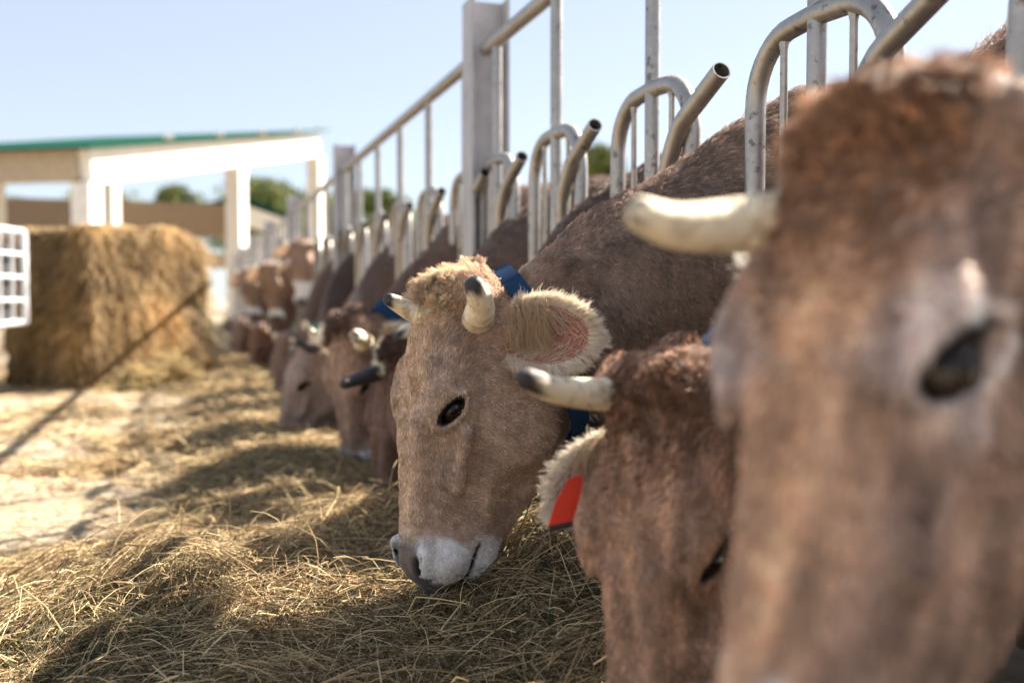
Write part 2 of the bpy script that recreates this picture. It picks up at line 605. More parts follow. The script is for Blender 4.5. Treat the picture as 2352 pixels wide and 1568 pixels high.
def head_field(q, detail=True, mouth=0.5):
    sx, y, z = q[:, 0], q[:, 1], q[:, 2]
    x = np.abs(sx)
    zt, zb, wt_, wb_ = ZT(y), ZB(y), WT(y), WB(y)
    hh = np.maximum((zt - zb) / 2, .006); zc = (zt + zb) / 2
    v = np.clip((z - zb) / np.maximum(zt - zb, .01), 0, 1)
    sm = v * v * (3 - 2 * v)
    w = wb_ + (wt_ - wb_) * sm
    k = ((x / w) ** 2.3 + (np.abs(z - zc) / hh) ** 2.6) ** (1 / 2.45)
    f = (k - 1) * np.minimum(w, hh) * 0.9
    f = np.maximum(f, np.maximum(y - .585, -.05 - y))
    f = smin(f, ell(x, y, z, (0, .030, -.055), (.078, .048, .06)), .03)          # poll
    f = smin(f, caps(x, y, z, (.04, .02, -.06), (.092, .022, -.062), .034, .028), .025)  # horn base
    f = smin(f, caps(x, y, z, (.06, .09, -.12), (.112, .075, -.13), .04, .026), .025)    # ear base
    f = smin(f, ell(x, y, z, (.076, .205, -.024), (.028, .055, .026)), .024)     # brow
    f = smax(f, -ell(x, y, z, (.114, .150, -.080), (.020, .045, .034)), .022)    # temple
    f = smin(f, caps(x, y, z, (.066, .165, -.012), (.096, .214, -.022), .016, .015), .014)
    f = smin(f, ell(x, y, z, (.066, .255, -.195), (.038, .09, .085)), .018)      # jaw muscle
    f = smin(f, caps(x, y, z, (.030, .27, -.010), (.024, .47, -.040), .014, .008), .022)  # nasal bone
    f = smin(f, caps(x, y, z, (.092, .275, -.078), (.068, .375, -.088), .014, .009), .013)  # cheek bone
    f = smin(f, ell(x, y, z, (0, .515, -.085), (.076, .048, .055)), .02)         # muzzle
    f = smin(f, ell(x, y, z, (.046, .505, -.095), (.036, .045, .043)), .015)     # lip puff
    f = smin(f, ell(x, y, z, (0, .505, -.178), (.046, .055, .034)), .018)         # chin
    f = smin(f, caps(x, y, z, (.058, .50, -.045), (.05, .535, -.052), .018, .016), .012)  # nostril wing
    f = smin(f, ell(x, y, z, (EYE_C[0] - .004, EYE_C[1] - .004, EYE_C[2]), (.011, .034, .030)), .018)  # lids
    if detail:
        wv = np.clip(1 - np.abs(y - .36) / .16, 0, 1) * np.clip((x - .03) / .03, 0, 1)
        f = f + nz_head(q) * .0017 + nz_vein(q) * .0042 * wv - .006 * np.exp(-((z + .135 + .25 * (y - .3)) / .010) ** 2) * sstep(.30, .36, y) * (1 - sstep(.43, .47, y)) * (x > .02)
    f = smax(f, -ell(x, y, z, (.100, .355, -.128), (.024, .055, .024)), .02)
    # hollow below eye / side of nose
    f = smax(f, -ell(x, y, z, (.108, .355, -.045), (.014, .07, .03)), .03)
    # lids round an almond opening
    w_, a, b = eye_frame(x, y, z)
    re_ = np.sqrt((a / .030) ** 2 + (b / .0155) ** 2)
    lid = np.sqrt(((re_ - 1.22) * .0165) ** 2 + (w_ + .002) ** 2) - np.where(b > 0, .0080, .0044)
    f = smin(f, lid, .006)
    fold = np.sqrt(((re_ - 2.15) * .014) ** 2 + (w_ + .002) ** 2) - .0028
    f = np.where(b > 0, smax(f, -fold, .007), f)
    hole = np.sqrt((a / .029) ** 2 + (b / np.where(b > 0, .0105, .0135)) ** 2) - 1
    hole = np.maximum(hole * .012, -(w_ + .020))
    f = smax(f, -hole, .005)
    f = smax(f, -caps(x, y, z, (.108, .252, -.022), (.099, .275, -.016), .006, .003), .006)
    # nostril
    f = smax(f, -caps(x, y, z, (.044, .546, -.056), (.046, .522, -.038), .0145, .010), .006)
    f = smax(f, -caps(x, y, z, (.046, .522, -.040), (.060, .506, -.040), .0085, .005), .006)
    # mouth
    dz_ = z - (-.158 + (y - .478) * .22)
    yy = y - .478
    slit = np.abs(dz_) - (.0012 + np.clip(yy, 0, 1) * .13 * mouth)
    slit = np.maximum(slit, -yy)
    f = smax(f, -slit, .006)
    return f


class EPath:
    """elliptic tube along a smooth path: rows (point, half width sideways, half height)"""
    def __init__(s, rows, side, n=7):
        pts = np.array([r[0] for r in rows], float); rw = np.array([r[1] for r in rows], float); rh = np.array([r[2] for r in rows], float)
        A = np.column_stack([pts, rw, rh])
        B = np.vstack([2 * A[0] - A[1], A, 2 * A[-1] - A[-2]])
        out = []
        for i in range(len(A) - 1):
            p0, p1, p2, p3 = B[i], B[i + 1], B[i + 2], B[i + 3]
            for t in np.linspace(0, 1, n, endpoint=False):
                out.append(0.5 * ((2 * p1) + (-p0 + p2) * t + (2 * p0 - 5 * p1 + 4 * p2 - p3) * t * t + (-p0 + 3 * p1 - 3 * p2 + p3) * t ** 3))
        out.append(A[-1]); s.S = np.array(out)
        s.side = np.asarray(side, float) / np.linalg.norm(side)

    def __call__(s, p):
        best = np.full(len(p), 9.0)
        for a, b in zip(s.S[:-1], s.S[1:]):
            d = b[:3] - a[:3]; L = d @ d + 1e-9
            t = np.clip(((p - a[:3]) @ d) / L, 0, 1)
            r = p - a[:3] - t[:, None] * d
            rw = a[3] + t * (b[3] - a[3]); rh = a[4] + t * (b[4] - a[4])
            sd_ = r @ s.side
            rest = np.maximum((r * r).sum(1) - sd_ * sd_, 0)
            k = np.sqrt((sd_ / rw) ** 2 + rest / rh ** 2)
            v = (k - 1) * np.minimum(rw, rh)
            best = np.minimum(best, v)
        return best


def surface_nets(F, lo, h):
    S = F < 0
    c = np.zeros(tuple(np.array(F.shape) - 1), np.uint8)
    for dx in (0, 1):
        for dy in (0, 1):
            for dz in (0, 1):
                c += S[dx:F.shape[0] - 1 + dx, dy:F.shape[1] - 1 + dy, dz:F.shape[2] - 1 + dz]
    act = (c > 0) & (c < 8)
    I = np.argwhere(act)
    idx = np.full(c.shape, -1, np.int32); idx[act] = np.arange(len(I))
    pos = np.zeros((len(I), 3)); cnt = np.zeros(len(I))
    cor = [(x, y, z) for x in (0, 1) for y in (0, 1) for z in (0, 1)]
    for a in cor:
        for ax in range(3):
            if a[ax] == 1: continue
            b = list(a); b[ax] = 1
            fa = F[I[:, 0] + a[0], I[:, 1] + a[1], I[:, 2] + a[2]]; fb = F[I[:, 0] + b[0], I[:, 1] + b[1], I[:, 2] + b[2]]
            m = (fa < 0) != (fb < 0)
            t = np.where(m, fa / np.where(m, fa - fb, 1), 0)
            q = np.tile(np.array(a, float), (len(I), 1)); q[:, ax] += t
            pos += q * m[:, None]; cnt += m
    V = (I + pos / cnt[:, None]) * h + lo
    quads = []
    def emit(mask, sgn, offs):
        E_ = np.argwhere(mask)
        q = np.stack([idx[E_[:, 0] + o[0], E_[:, 1] + o[1], E_[:, 2] + o[2]] for o in offs], 1)
        s = sgn[mask]
        q[~s] = q[~s][:, ::-1]
        quads.append(q)
    A, B = S[:-1, 1:-1, 1:-1], S[1:, 1:-1, 1:-1]
    emit(A != B, A, [(0, 0, 0), (0, 1, 0), (0, 1, 1), (0, 0, 1)])
    A, B = S[1:-1, :-1, 1:-1], S[1:-1, 1:, 1:-1]
    emit(A != B, A, [(0, 0, 0), (0, 0, 1), (1, 0, 1), (1, 0, 0)])
    A, B = S[1:-1, 1:-1, :-1], S[1:-1, 1:-1, 1:]
    emit(A != B, A, [(0, 0, 0), (1, 0, 0), (1, 1, 0), (0, 1, 0)])
    return V, np.vstack(quads)


def mesh_field(f, lo, hi, h):
    lo = np.array(lo, float); hi = np.array(hi, float)
    B = 8
    nb = np.ceil((hi - lo) / (h * B)).astype(int)
    n = nb * B
    bc = np.stack(np.meshgrid(*[np.arange(k) for k in nb], indexing='ij'), -1).reshape(-1, 3)
    cen = lo + (bc + 0.5) * B * h
    fc = f(cen)
    near = np.abs(fc) < B * h * 0.87 * 1.25 + 0.01
    F = np.empty(tuple(n), np.float32)
    Fv = F.reshape(nb[0], B, nb[1], B, nb[2], B)
    Fv[...] = np.where(fc < 0, -1.0, 1.0).reshape(nb)[:, None, :, None, :, None]
    loc = np.stack(np.meshgrid(*[np.arange(B)] * 3, indexing='ij'), -1).reshape(-1, 3)
    nbk = bc[near]
    for s in range(0, len(nbk), 400):
        bb = nbk[s:s + 400]
        gi = (bb[:, None, :] * B + loc[None]).reshape(-1, 3)
        v = f(lo + gi * h)
        F[gi[:, 0], gi[:, 1], gi[:, 2]] = v
    return surface_nets(F, lo, h)


def fur_curves(name, parent, roots, nrm, tan, length, lift, colr, rad, npts=4, curl=None, seed=0, droop=0.0, mat=None, clump=None):
    """hair curves; roots (n,3), nrm, tan unit; length (n,), lift (n,) 0..1"""
    n = len(roots)
    r = np.random.default_rng(seed)
    s = np.linspace(0, 1, npts)[None, :, None]
    T = tan[:, None, :]; Nn = nrm[:, None, :]
    L = length[:, None, None]; a = lift[:, None, None]
    p = roots[:, None, :] + L * (T * (s * (1 - .35 * a) + 0.0) + Nn * (a * (s * 1.15 - .45 * s * s) + .02))
    if curl is not None:
        B = np.cross(tan, nrm)[:, None, :]
        ph = r.uniform(0, 6.28, (n, 1, 1)); am = curl[:, None, None] * L
        fr = r.uniform(2.5, 5.5, (n, 1, 1))
        p = p + am * s * (B * np.sin(fr * s * 2 + ph) + Nn * .5 * np.cos(fr * s * 2 + ph))
    if clump is not None:
        size, pull, cvar = clump
        wob = sin_noise(seed + 77, 1.1 / size)
        pr = roots + np.column_stack([wob(roots), wob(roots + 3.1), wob(roots + 7.7)]) * size * .9
        key = np.floor(pr / size).astype(np.int64)
        kk = key[:, 0] * 73856093 ^ key[:, 1] * 19349663 ^ key[:, 2] * 83492791
        _, inv = np.unique(kk, return_inverse=True)
        nc = inv.max() + 1; cnt = np.bincount(inv, minlength=nc)[:, None]
        gm = np.stack([np.stack([np.bincount(inv, p[:, j, a], minlength=nc) for a in range(3)], 1) / cnt for j in range(npts)], 1)
        twist = r.normal(size=(nc, 1, 3)) * length.mean() * .28 * np.linspace(0, 1, npts)[None, :, None]
        gm = gm + twist
        ramp = (np.linspace(0, 1, npts) ** 1.3)[None, :, None] * pull * r.uniform(.6, 1.1, (n, 1, 1))
        p = p * (1 - ramp) + gm[inv] * ramp
        colr = colr * np.exp(r.normal(size=nc) * cvar)[inv][:, None]
    if np.any(droop):
        p[:, :, 2] -= (np.broadcast_to(np.asarray(droop), (n,))[:, None] * length[:, None] * (s[..., 0] ** 2))
    return strands(name, parent, p, rad, colr, mat or M_fur)


def strands(name, parent, p, rad, colr, mat, tip=0.25, shape='taper'):
    n, k, _ = p.shape
    cu = bpy.data.hair_curves.new(name)
    cu.add_curves([k] * n)
    cu.attributes['position'].data.foreach_set('vector', p.astype(np.float32).ravel())
    ra = cu.attributes.get('radius') or cu.attributes.new('radius', 'FLOAT', 'POINT')
    w = np.linspace(1, tip, k)[None] * np.broadcast_to(np.asarray(rad), (n,))[:, None]
    ra.data.foreach_set('value', w.astype(np.float32).ravel())
    ta = cu.attributes.new('tint', 'FLOAT_COLOR', 'CURVE')
    c = np.ones((n, 4), np.float32); c[:, :3] = np.clip(colr, 0.002, 1)
    ta.data.foreach_set('color', c.ravel())
    return link(name, cu, mat, parent)


def tri_sample(V, Q, weight, n, seed):
    """random points on quads, weighted by area*weight(center)"""
    r = np.random.default_rng(seed)
    a, b, c, d = V[Q[:, 0]], V[Q[:, 1]], V[Q[:, 2]], V[Q[:, 3]]
    nr = np.cross(c - a, d - b)
    ar = np.linalg.norm(nr, axis=1) / 2
    nr /= (2 * ar[:, None] + 1e-12)
    cen = (a + b + c + d) / 4
    w = ar * weight(cen)
    w = np.maximum(w, 0); w /= w.sum()
    i = r.choice(len(Q), n, p=w)
    u, v = r.random((n, 1)), r.random((n, 1))
    p = (a[i] * (1 - u) + b[i] * u) * (1 - v) + (d[i] * (1 - u) + c[i] * u) * v
    return p, nr[i]


def unit(v):
    return v / (np.linalg.norm(v, axis=1, keepdims=True) + 1e-9)


def mixc(a, b, t):
    return a * (1 - t[:, None]) + b * t[:, None]


def sstep(a, b, x):
    t = np.clip((x - a) / (b - a), 0, 1)
    return t * t * (3 - 2 * t)


def ear_mesh(base, e, fwd, L, W, droop=0.0, na=22, nb=17, cup=0.55):
    """leaf shaped cup: e = direction along the ear, fwd = way the opening faces"""
    e = e / np.linalg.norm(e); fwd = fwd - e * (fwd @ e); fwd /= np.linalg.norm(fwd)
    sd_ = np.cross(e, fwd)
    A = np.linspace(0, 1, na); Bv = np.linspace(-1, 1, nb)
    outer, inner = [], []
    for a in A:
        wd = W * (0.40 + 0.60 * math.sin(math.pi * min(1, a * 0.86 + 0.13)) ** 0.9) * (1 - max(0, (a - .80) / .20) ** 2.6 * .86)
        bend = np.array([0, 0, -1.0]) * droop * a * a * L + fwd * (.10 * L * a * a)
        for b in Bv:
            ang = b * (1.25 - .35 * a)
            x = math.sin(ang) / math.sin(1.25 - .35 * a) * wd
            dep = (1 - math.cos(ang)) / (1 - math.cos(1.25 - .35 * a)) * wd * cup * (1 - .35 * a)
            p = base + e * (a * L) + sd_ * x + fwd * (dep - .35 * wd * cup) + bend
            nrm = sd_ * math.sin(ang) * .9 - fwd * math.cos(ang)
            outer.append(p + nrm * .0035); inner.append(p - nrm * .0025)
    V = np.array(outer + inner); n0 = na * nb
    Q = []
    for i in range(na - 1):
        for j in range(nb - 1):
            a0 = i * nb + j
            Q.append((a0, a0 + 1, a0 + nb + 1, a0 + nb))
            Q.append((n0 + a0 + nb, n0 + a0 + nb + 1, n0 + a0 + 1, n0 + a0))
    ring = [j for j in range(nb)] + [i * nb + nb - 1 for i in range(1, na)] + [(na - 1) * nb + j for j in range(nb - 2, -1, -1)] + [i * nb for i in range(na - 2, 0, -1)]
    for k in range(len(ring)):
        a0, b0 = ring[k], ring[(k + 1) % len(ring)]
        Q.append((b0, a0, n0 + a0, n0 + b0))
    edge = []
    for i in range(2, na):
        for j in (0, nb - 1): edge.append(i * nb + j)
    for j in range(nb): edge.append((na - 1) * nb + j)
    return V, np.array(Q), n0, (e, fwd, sd_), np.array(edge)


def horn_mesh(parent, pts, r0, r1, dark=0.28, loc=None, blunt=True, light=(0.86, 0.74, 0.55), tipc=(0.05, 0.045, 0.05)):
    pts = [Vector(p) - Vector(loc) for p in pts]
    # Catmull-Rom resample
    B = [2 * pts[0] - pts[1]] + pts + [2 * pts[-1] - pts[-2]]
    path = []
    for i in range(len(pts) - 1):
        p0, p1, p2, p3 = B[i:i + 4]
        for t in np.linspace(0, 1, 16, endpoint=False):
            path.append(0.5 * ((2 * p1) + (-p0 + p2) * t + (2 * p0 - 5 * p1 + 4 * p2 - p3) * t * t + (-p0 + 3 * p1 - 3 * p2 + p3) * t ** 3))
    path.append(pts[-1])
    m = MB()
    def rf(t):
        r = r0 + (r1 - r0) * t ** 1.15
        r *= 1 + .06 * math.sin(t * 52) * max(0, 1 - t * 2.0)
        if t > .93: r *= math.sqrt(max(0.02, 1 - ((t - .93) / .07) ** 2 * .85))
        return r
    m.tube(path, r0, n=18, rfun=rf)
    o = m.build('horn', M_horn, parent, smooth=True)
    me = o.data
    a = me.color_attributes.new('coat', 'FLOAT_COLOR', 'POINT')
    c = np.ones((len(m.v), 4), np.float32)
    t = np.repeat(np.arange(len(path)) / (len(path) - 1), 18)
    jag = np.tile(np.sin(np.arange(18) * 1.4) * .06, len(path))
    k = sstep(1 - dark - .10, 1 - dark + .08, t + jag)
    kb_ = 1 - sstep(.0, .28, t + jag * .4)
    L0 = np.array(light); base = np.array([.42, .30, .18])
    c[:, :3] = mixc(mixc(np.tile(L0, (len(t), 1)), base[None].repeat(len(t), 0), kb_ * .7), np.tile(np.array(tipc), (len(t), 1)), k)
    a.data.foreach_set('color', c.ravel())
    return o


def make_cow(spec):
    global EYE_K
    S = spec
    EYE_K = S.get('eye_k', 1.0)
    sc_ = S.get('scale', 1.0)
    o = np.array(S['poll'], float)
    u = np.array(S['u'], float); u /= np.linalg.norm(u)
    n = np.array(S['n'], float); n = n - u * (n @ u); n /= np.linalg.norm(n)
    s = np.cross(n, u)                      # cow's left
    R = np.column_stack([s, u, n])
    toL = lambda p: ((p - o) @ R) / sc_
    toW = lambda q: o + (np.asarray(q, float) * sc_) @ R.T
    gy = S['gap']                           # y of the gap in the fence
    ax = S.get('ax', 1.0)
    zg = S.get('zg', 0.80)
    zback = S.get('zback', 1.28)
    hb = toW((0, .13, -.130)); hb2 = toW((0, .125, -.225))
    tz = zback - .37
    mid1 = hb2 * .45 + np.array([FX, gy, zg]) * .55 + np.array([0, 0, S.get('arch', .02)])
    side = np.array([0.0, 1.0, 0.0])
    d0 = np.array([FX, gy, zg]) - hb; d0[2] = 0
    sideN = np.cross(d0, [0, 0, 1.0]); sideN /= np.linalg.norm(sideN)
    nk = S.get('neck', 1.0)
    neck = EPath([(hb, .076 * nk, .090 * nk), (hb2, .088 * nk, .118 * nk), (mid1, .108 * nk, .165 * nk), ((FX + .02, gy, zg), .122 * nk, .205 * nk),
                  ((FX + .28, gy, (zg + tz) / 2 + .04), .17, .27)], sideN, n=6)
    torso = EPath([((FX + .18, gy, tz - .03), .15, .22), ((FX + .42, gy, tz - .02), .22, .36), ((FX + .85, gy, tz - .03), .29, .37), ((FX + 1.35, gy, tz - .05), .32, .37),
                   ((FX + 1.75, gy, tz + .0), .26, .33), ((FX + 1.93, gy, tz + .04), .16, .22)], side, n=5)
    legs = []
    for sy in (-1, 1):
        legs.append(EPath([((FX + .40, gy + sy * .13, tz - .2), .10, .14), ((FX + .38, gy + sy * .15, .50), .06, .07), ((FX + .36, gy + sy * .15, .32), .045, .045), ((FX + .37, gy + sy * .15, .10), .03, .03), ((FX + .34, gy + sy * .15, .03), .045, .05)], side, n=3))
        legs.append(EPath([((FX + 1.70, gy + sy * .15, tz - .1), .13, .2), ((FX + 1.62, gy + sy * .17, .60), .08, .11), ((FX + 1.78, gy + sy * .17, .40), .042, .05), ((FX + 1.74, gy + sy * .17, .12), .032, .034), ((FX + 1.70, gy + sy * .17, .03), .045, .055)], side, n=3))
    tail = EPath([((FX + 1.97, gy, tz + .26), .03, .03), ((FX + 2.06, gy, tz), .02, .02), ((FX + 2.05, gy, .45), .025, .025)], side, n=3)
    # dewlap
    jw = toW((0, .20, -.24)); 
    dew = EPath([(jw, .02, .03), ((jw + np.array([FX, gy, zg - .16])) / 2 + np.array([0, 0, -.03]), .022, .05), ((FX, gy, zg - .20), .03, .06), ((FX + .25, gy, tz - .28), .07, .10)], sideN, n=4)
    det = S.get('detail', True)
    body_far = S.get('body_far', False)

    def field(p):
        q = toL(p)
        out = np.empty(len(p))
        fn = neck(p)
        ft = smin(fn, torso(p), .10)
        ft = smin(ft, dew(p), .05)
        L_ = np.full(len(p), 9.0)
        low = p[:, 0] > FX + .1
        if low.any():
            pl = p[low]
            v = tail(pl)
            for lg in legs: v = np.minimum(v, lg(pl))
            L_[low] = v
        ft = smin(ft, L_, .05)
        if det: ft = ft + nz_body(p) * .006 + nz_vein(p * .6) * .003
        hd = np.full(len(p), 9.0)
        nr = (np.abs(q[:, 1] - .27) < .42) & (np.abs(q[:, 0]) < .25) & (np.abs(q[:, 2] + .12) < .3)
        if nr.any(): hd[nr] = head_field(q[nr], det, S.get('mouth', .5)) * sc_
        return smin(hd, ft, .045)

    pts = np.array([toW((x, y, z)) for x in (-.15, .15) for y in (-.08, .62) for z in (-.3, .06)] + [(FX + 2.15, gy - .38, 0.0), (FX + .1, gy + .38, zback + .08), (FX, gy, zg + .35)])
    lo, hi = pts.min(0) - .03, pts.max(0) + .03
    lo[2] = max(lo[2], -.02)
    V, Q = mesh_field(field, lo, hi, S.get('res', .01))
    loc = np.array([FX + .9, gy, 0.0])

    coatc = np.array(S['coat']); neckc = np.array(S.get('neckc', coatc * .7)); face2 = np.array(S.get('face2', coatc * 1.25))
    nzA, nzB = sin_noise(S['seed'] + 50, 28), sin_noise(S['seed'] + 51, 90)
    nzS, nzT = sin_noise(S['seed'] + 52, 210), sin_noise(S['seed'] + 53, 110)
    kc = S.get('contrast', .22)

    def colour(p):
        q = toL(p)
        x, y, z = np.abs(q[:, 0]), q[:, 1], q[:, 2]
        inhead = (1 - sstep(.17, .24, -z - .25 * np.clip(y, 0, 1))) * (1 - sstep(.14, .2, x))
        c = mixc(np.tile(neckc, (len(p), 1)), np.tile(coatc, (len(p), 1)), inhead)
        # paler bridge of the nose and forehead
        fr = inhead * np.clip(1 - x / .09, 0, 1) * sstep(-.06, -.01, z)
        c = mixc(c, np.tile(face2, (len(p), 1)), np.clip(fr * .8, 0, 1))
        # pale ring round the eye
        ed = np.sqrt(((x - EYE_C[0]) / 1.0) ** 2 + (y - EYE_C[1]) ** 2 + (z - EYE_C[2]) ** 2)
        c = mixc(c, np.tile(np.array(S.get('eyering', face2)), (len(p), 1)), np.clip(1.2 - ed / .058, 0, 1) * .8 * inhead)
        st = nzS(q * np.array([1, .2, .6])) * .6 + nzT(q * np.array([1, .22, .7])) * .6
        c = c * np.exp(kc * st * (y > -.15) + .10 * nzA(p))[:, None] * (1 + .10 * nzB(p))[:, None]
        c = c * np.array([1, 1, 1]) + (nzA(p * .5 + 3) * .02)[:, None] * np.array([1, .2, -.6]) * coatc
        # white muzzle band
        hm = inhead * (np.abs(y - .3) < .35)
        mz = sstep(S.get('mz', .474), S.get('mz', .474) + .032, y + .02 * nzB(p) - .05 * np.clip(z + .1, -.05, .1)) * hm
        mw = np.array(S.get('muzzle', (.74, .66, .60)))
        c = mixc(c, np.tile(mw, (len(p), 1)), mz)
        pad = sstep(.478, .512, y + .012 * nzA(p)) * (1 - sstep(.038, .066, x + .012 * nzB(p * 1.3))) * sstep(-.12, -.09, z) * hm
        c = mixc(c, np.tile(np.array([.085, .062, .053]), (len(p), 1)), pad * .92)
        # dark lids, nostril, mouth
        _, a_, b_ = eye_frame(x, y, z)
        rim = np.sqrt((a_ / .0325) ** 2 + (b_ / np.where(b_ > 0, .0155, .0145)) ** 2)
        c = mixc(c, np.tile(np.array([.02, .015, .013]), (len(p), 1)), (1 - sstep(.95, 1.15, rim)) * hm * (x > .06))
        dtear = caps(x, y, z, (.104, .256, -.022), (.096, .285, -.014), .007, .003)
        c = mixc(c, np.tile(np.array([.03, .02, .018]), (len(p), 1)), (1 - sstep(-.002, .004, dtear)) * hm)
        dn = np.minimum(caps(x, y, z, (.044, .546, -.058), (.046, .522, -.040), .012, .0085), caps(x, y, z, (.046, .522, -.040), (.060, .506, -.040), .0085, .005))
        c = mixc(c, np.tile(np.array([.012, .009, .010]), (len(p), 1)), (1 - sstep(.0, .005, dn)) * hm)
        yy = y - .478
        sl = np.abs(z - (-.158 + (y - .478) * .22)) - (.0012 + np.clip(yy, 0, 1) * .13 * S.get('mouth', .5))
        c = mixc(c, np.tile(np.array([.035, .022, .022]), (len(p), 1)), (1 - sstep(.0, .005, sl)) * (yy > -.004) * hm)
        lip = sstep(.548, .56, y) * hm
        c = mixc(c, np.tile(np.array([.10, .08, .08]), (len(p), 1)), lip * .8)
        return np.clip(mixc(c, np.tile(np.array([.04, .035, .03]), (len(p), 1)), (1 - sstep(.05, .08, p[:, 2])) * (p[:, 0] > FX + .1)), .004, .95)

    _col = colour
    colour = lambda p: np.clip(_col(p) * np.array([.97, 1.02, 1.08]), 0, .95)
    C = colour(V)
    root = empty('cow', loc)
    tag(root, S['label'], 'cow', S.get('group'))
    # ears joined into the same body mesh
    VV, QQ, CC = [V], [Q], [C]
    ears = []
    for sg in (1, -1):
        E_ = S.get('ear_l' if sg > 0 else 'ear_r') or ((sg * .95, .18, -.32), (sg * .15, .25, .95))
        raw = not isinstance(E_[0], str) and len(E_) > 2 and E_[2] == 'w'
        e = np.array(E_[0]) if raw else R @ np.array(E_[0])
        fw = np.array(E_[1]) if raw else R @ np.array(E_[1])
        base = toW(S.get('ear_base', {}).get(sg, (sg * .098, .078, -.128)))
        L_, W_ = S.get('ear_size', (.175, .058))
        ev, eq, n0, fr, edge = ear_mesh(base, e, fw, L_ * sc_, W_ * sc_, S.get('ear_droop', .0))
        ec = np.tile(np.array(S.get('earc', (.42, .30, .20))), (len(ev), 1))
        pink = np.array(S.get('earpink', (.62, .28, .22)))
        tt = np.repeat(np.arange(22) / 21, 17); bb_ = np.tile(np.linspace(-1, 1, 17), 22)
        k = np.clip(1.3 - np.abs(bb_) * 1.3, 0, 1) * np.clip(1.5 - tt * 1.2, 0, 1)
        ec[n0:] = mixc(np.tile(np.array(S.get('earin', (.62, .48, .40))), (n0, 1)), np.tile(pink, (n0, 1)), k)
        off = sum(len(a) for a in VV)
        VV.append(ev); QQ.append(eq + off); CC.append(ec)
        ears.append((ev, eq, n0, fr, edge))
    allV = np.vstack(VV); allQ = np.vstack(QQ); allC = np.vstack(CC)
    ql = toL(allV); gx = np.abs(ql[:, 0])
    gl = sstep(.49, .51, ql[:, 1]) * (1 - sstep(.036, .06, gx)) * sstep(-.12, -.10, ql[:, 2]) * (ql[:, 1] < .62)
    allC = np.column_stack([allC, 1 - gl])
    bo_ = np_mesh('body', allV - loc, allQ, M_coat, root, allC)
    bo_.data.materials.append(M_ear)
    mi = np.zeros(len(allQ), np.int32); mi[len(Q):] = 1
    bo_.data.polygons.foreach_set('material_index', mi)

    # eyes
    for sg in (1, -1):
        m = MB()
        cl_ = np.array(EYE_C) - EW * (.0235 * EYE_K - .004)
        c0 = toW((sg * cl_[0], cl_[1], cl_[2])) - loc
        ax_ = unit((R @ np.array([sg * EW[0], EW[1], EW[2]]))[None])[0]
        t1 = unit(np.cross(ax_, [0, 0, 1])[None])[0]; t2 = np.cross(ax_, t1)
        rr = .0235 * sc_ * EYE_K
        nu, nv = 24, 14
        vs = []
        for i in range(nv + 1):
            th = math.pi * i / nv
            for j in range(nu):
                ph = 2 * math.pi * j / nu
                vs.append(c0 + rr * (ax_ * math.cos(th) + (t1 * math.cos(ph) + t2 * math.sin(ph)) * math.sin(th)))
        fs = [(i * nu + j, i * nu + (j + 1) % nu, (i + 1) * nu + (j + 1) % nu, (i + 1) * nu + j) for i in range(nv) for j in range(nu)]
        m.add(vs, fs)
        ey = m.build('eye', M_iris, root, smooth=True)
        ey.data.materials.append(M_eye)
        for pi, pl in enumerate(ey.data.polygons):
            if pi // nu < 2: pl.material_index = 1
            elif pi // nu > 4: pl.material_index = 1
    # horns
    for key in ('horn_l', 'horn_r'):
        if key in S:
            hp = S[key]
            if hp.get('local'): pts_ = [toW(p) for p in hp['pts']]
            else: pts_ = hp['pts']
            horn_mesh(root, pts_, hp.get('r0', .026) * sc_, hp.get('r1', .011) * sc_, hp.get('dark', .28), loc=loc)
    # collar
    band = None
    if 'collar' in S:
        cp = S['collar']
        k = cp.get('t', .25)
        Sx = neck.S; i = int(k * (len(Sx) - 1)); c0 = Sx[i]; nx = Sx[min(i + 1, len(Sx) - 1)]
        ax_ = unit((nx[:3] - Sx[max(0, i - 1)][:3])[None])[0]
        t1 = sideN - ax_ * (sideN @ ax_); t1 /= np.linalg.norm(t1); t2 = np.cross(ax_, t1)
        wv = cp.get('w', .045)
        cen = c0[:3] + np.array(cp.get('off', (0, 0, 0)))
        nj = 72
        ang = np.arange(nj) * 2 * math.pi / nj
        dirs = np.cos(ang)[:, None] * t1 + np.sin(ang)[:, None] * t2
        dirs = dirs + ax_ * (cp.get('tilt', 0) * np.sin(ang))[:, None]
        dirs = unit(dirs)
        rs = np.full((nj, 5), .5)
        for c_i, off in enumerate(np.linspace(-wv / 2, wv / 2, 5)):
            base = cen + ax_ * off
            tt = np.arange(.05, .5, .004)
            PP = base + dirs[:, None, :] * tt[None, :, None]
            fv = field(PP.reshape(-1, 3)).reshape(nj, -1)
            hit = np.argmax(fv > 0, axis=1)
            rs[:, c_i] = tt[hit]
        rs = np.minimum(rs, .30)
        rm = rs.max(1)
        rm = np.convolve(np.concatenate([rm[-2:], rm, rm[:2]]), np.ones(5) / 5, 'valid') + .011
        vs = []; fs = []
        for c_i, (off, dr) in enumerate([(-wv / 2, 0), (-wv / 2, .004), (wv / 2, .004), (wv / 2, 0)]):
            for j in range(nj): vs.append(cen + ax_ * off + dirs[j] * (rm[j] + dr) - loc)
        for c_i in range(4):
            for j in range(nj):
                j2 = (j + 1) % nj; c2 = (c_i + 1) % 4
                fs.append((c_i * nj + j, c_i * nj + j2, c2 * nj + j2, c2 * nj + j))
        band = (cen, ax_, wv)
        m = MB(); m.add(vs, fs)
        co = m.build('collar', cp.get('mat', M_collar), root, smooth=True)
    # fur
    fu = S.get('fur')
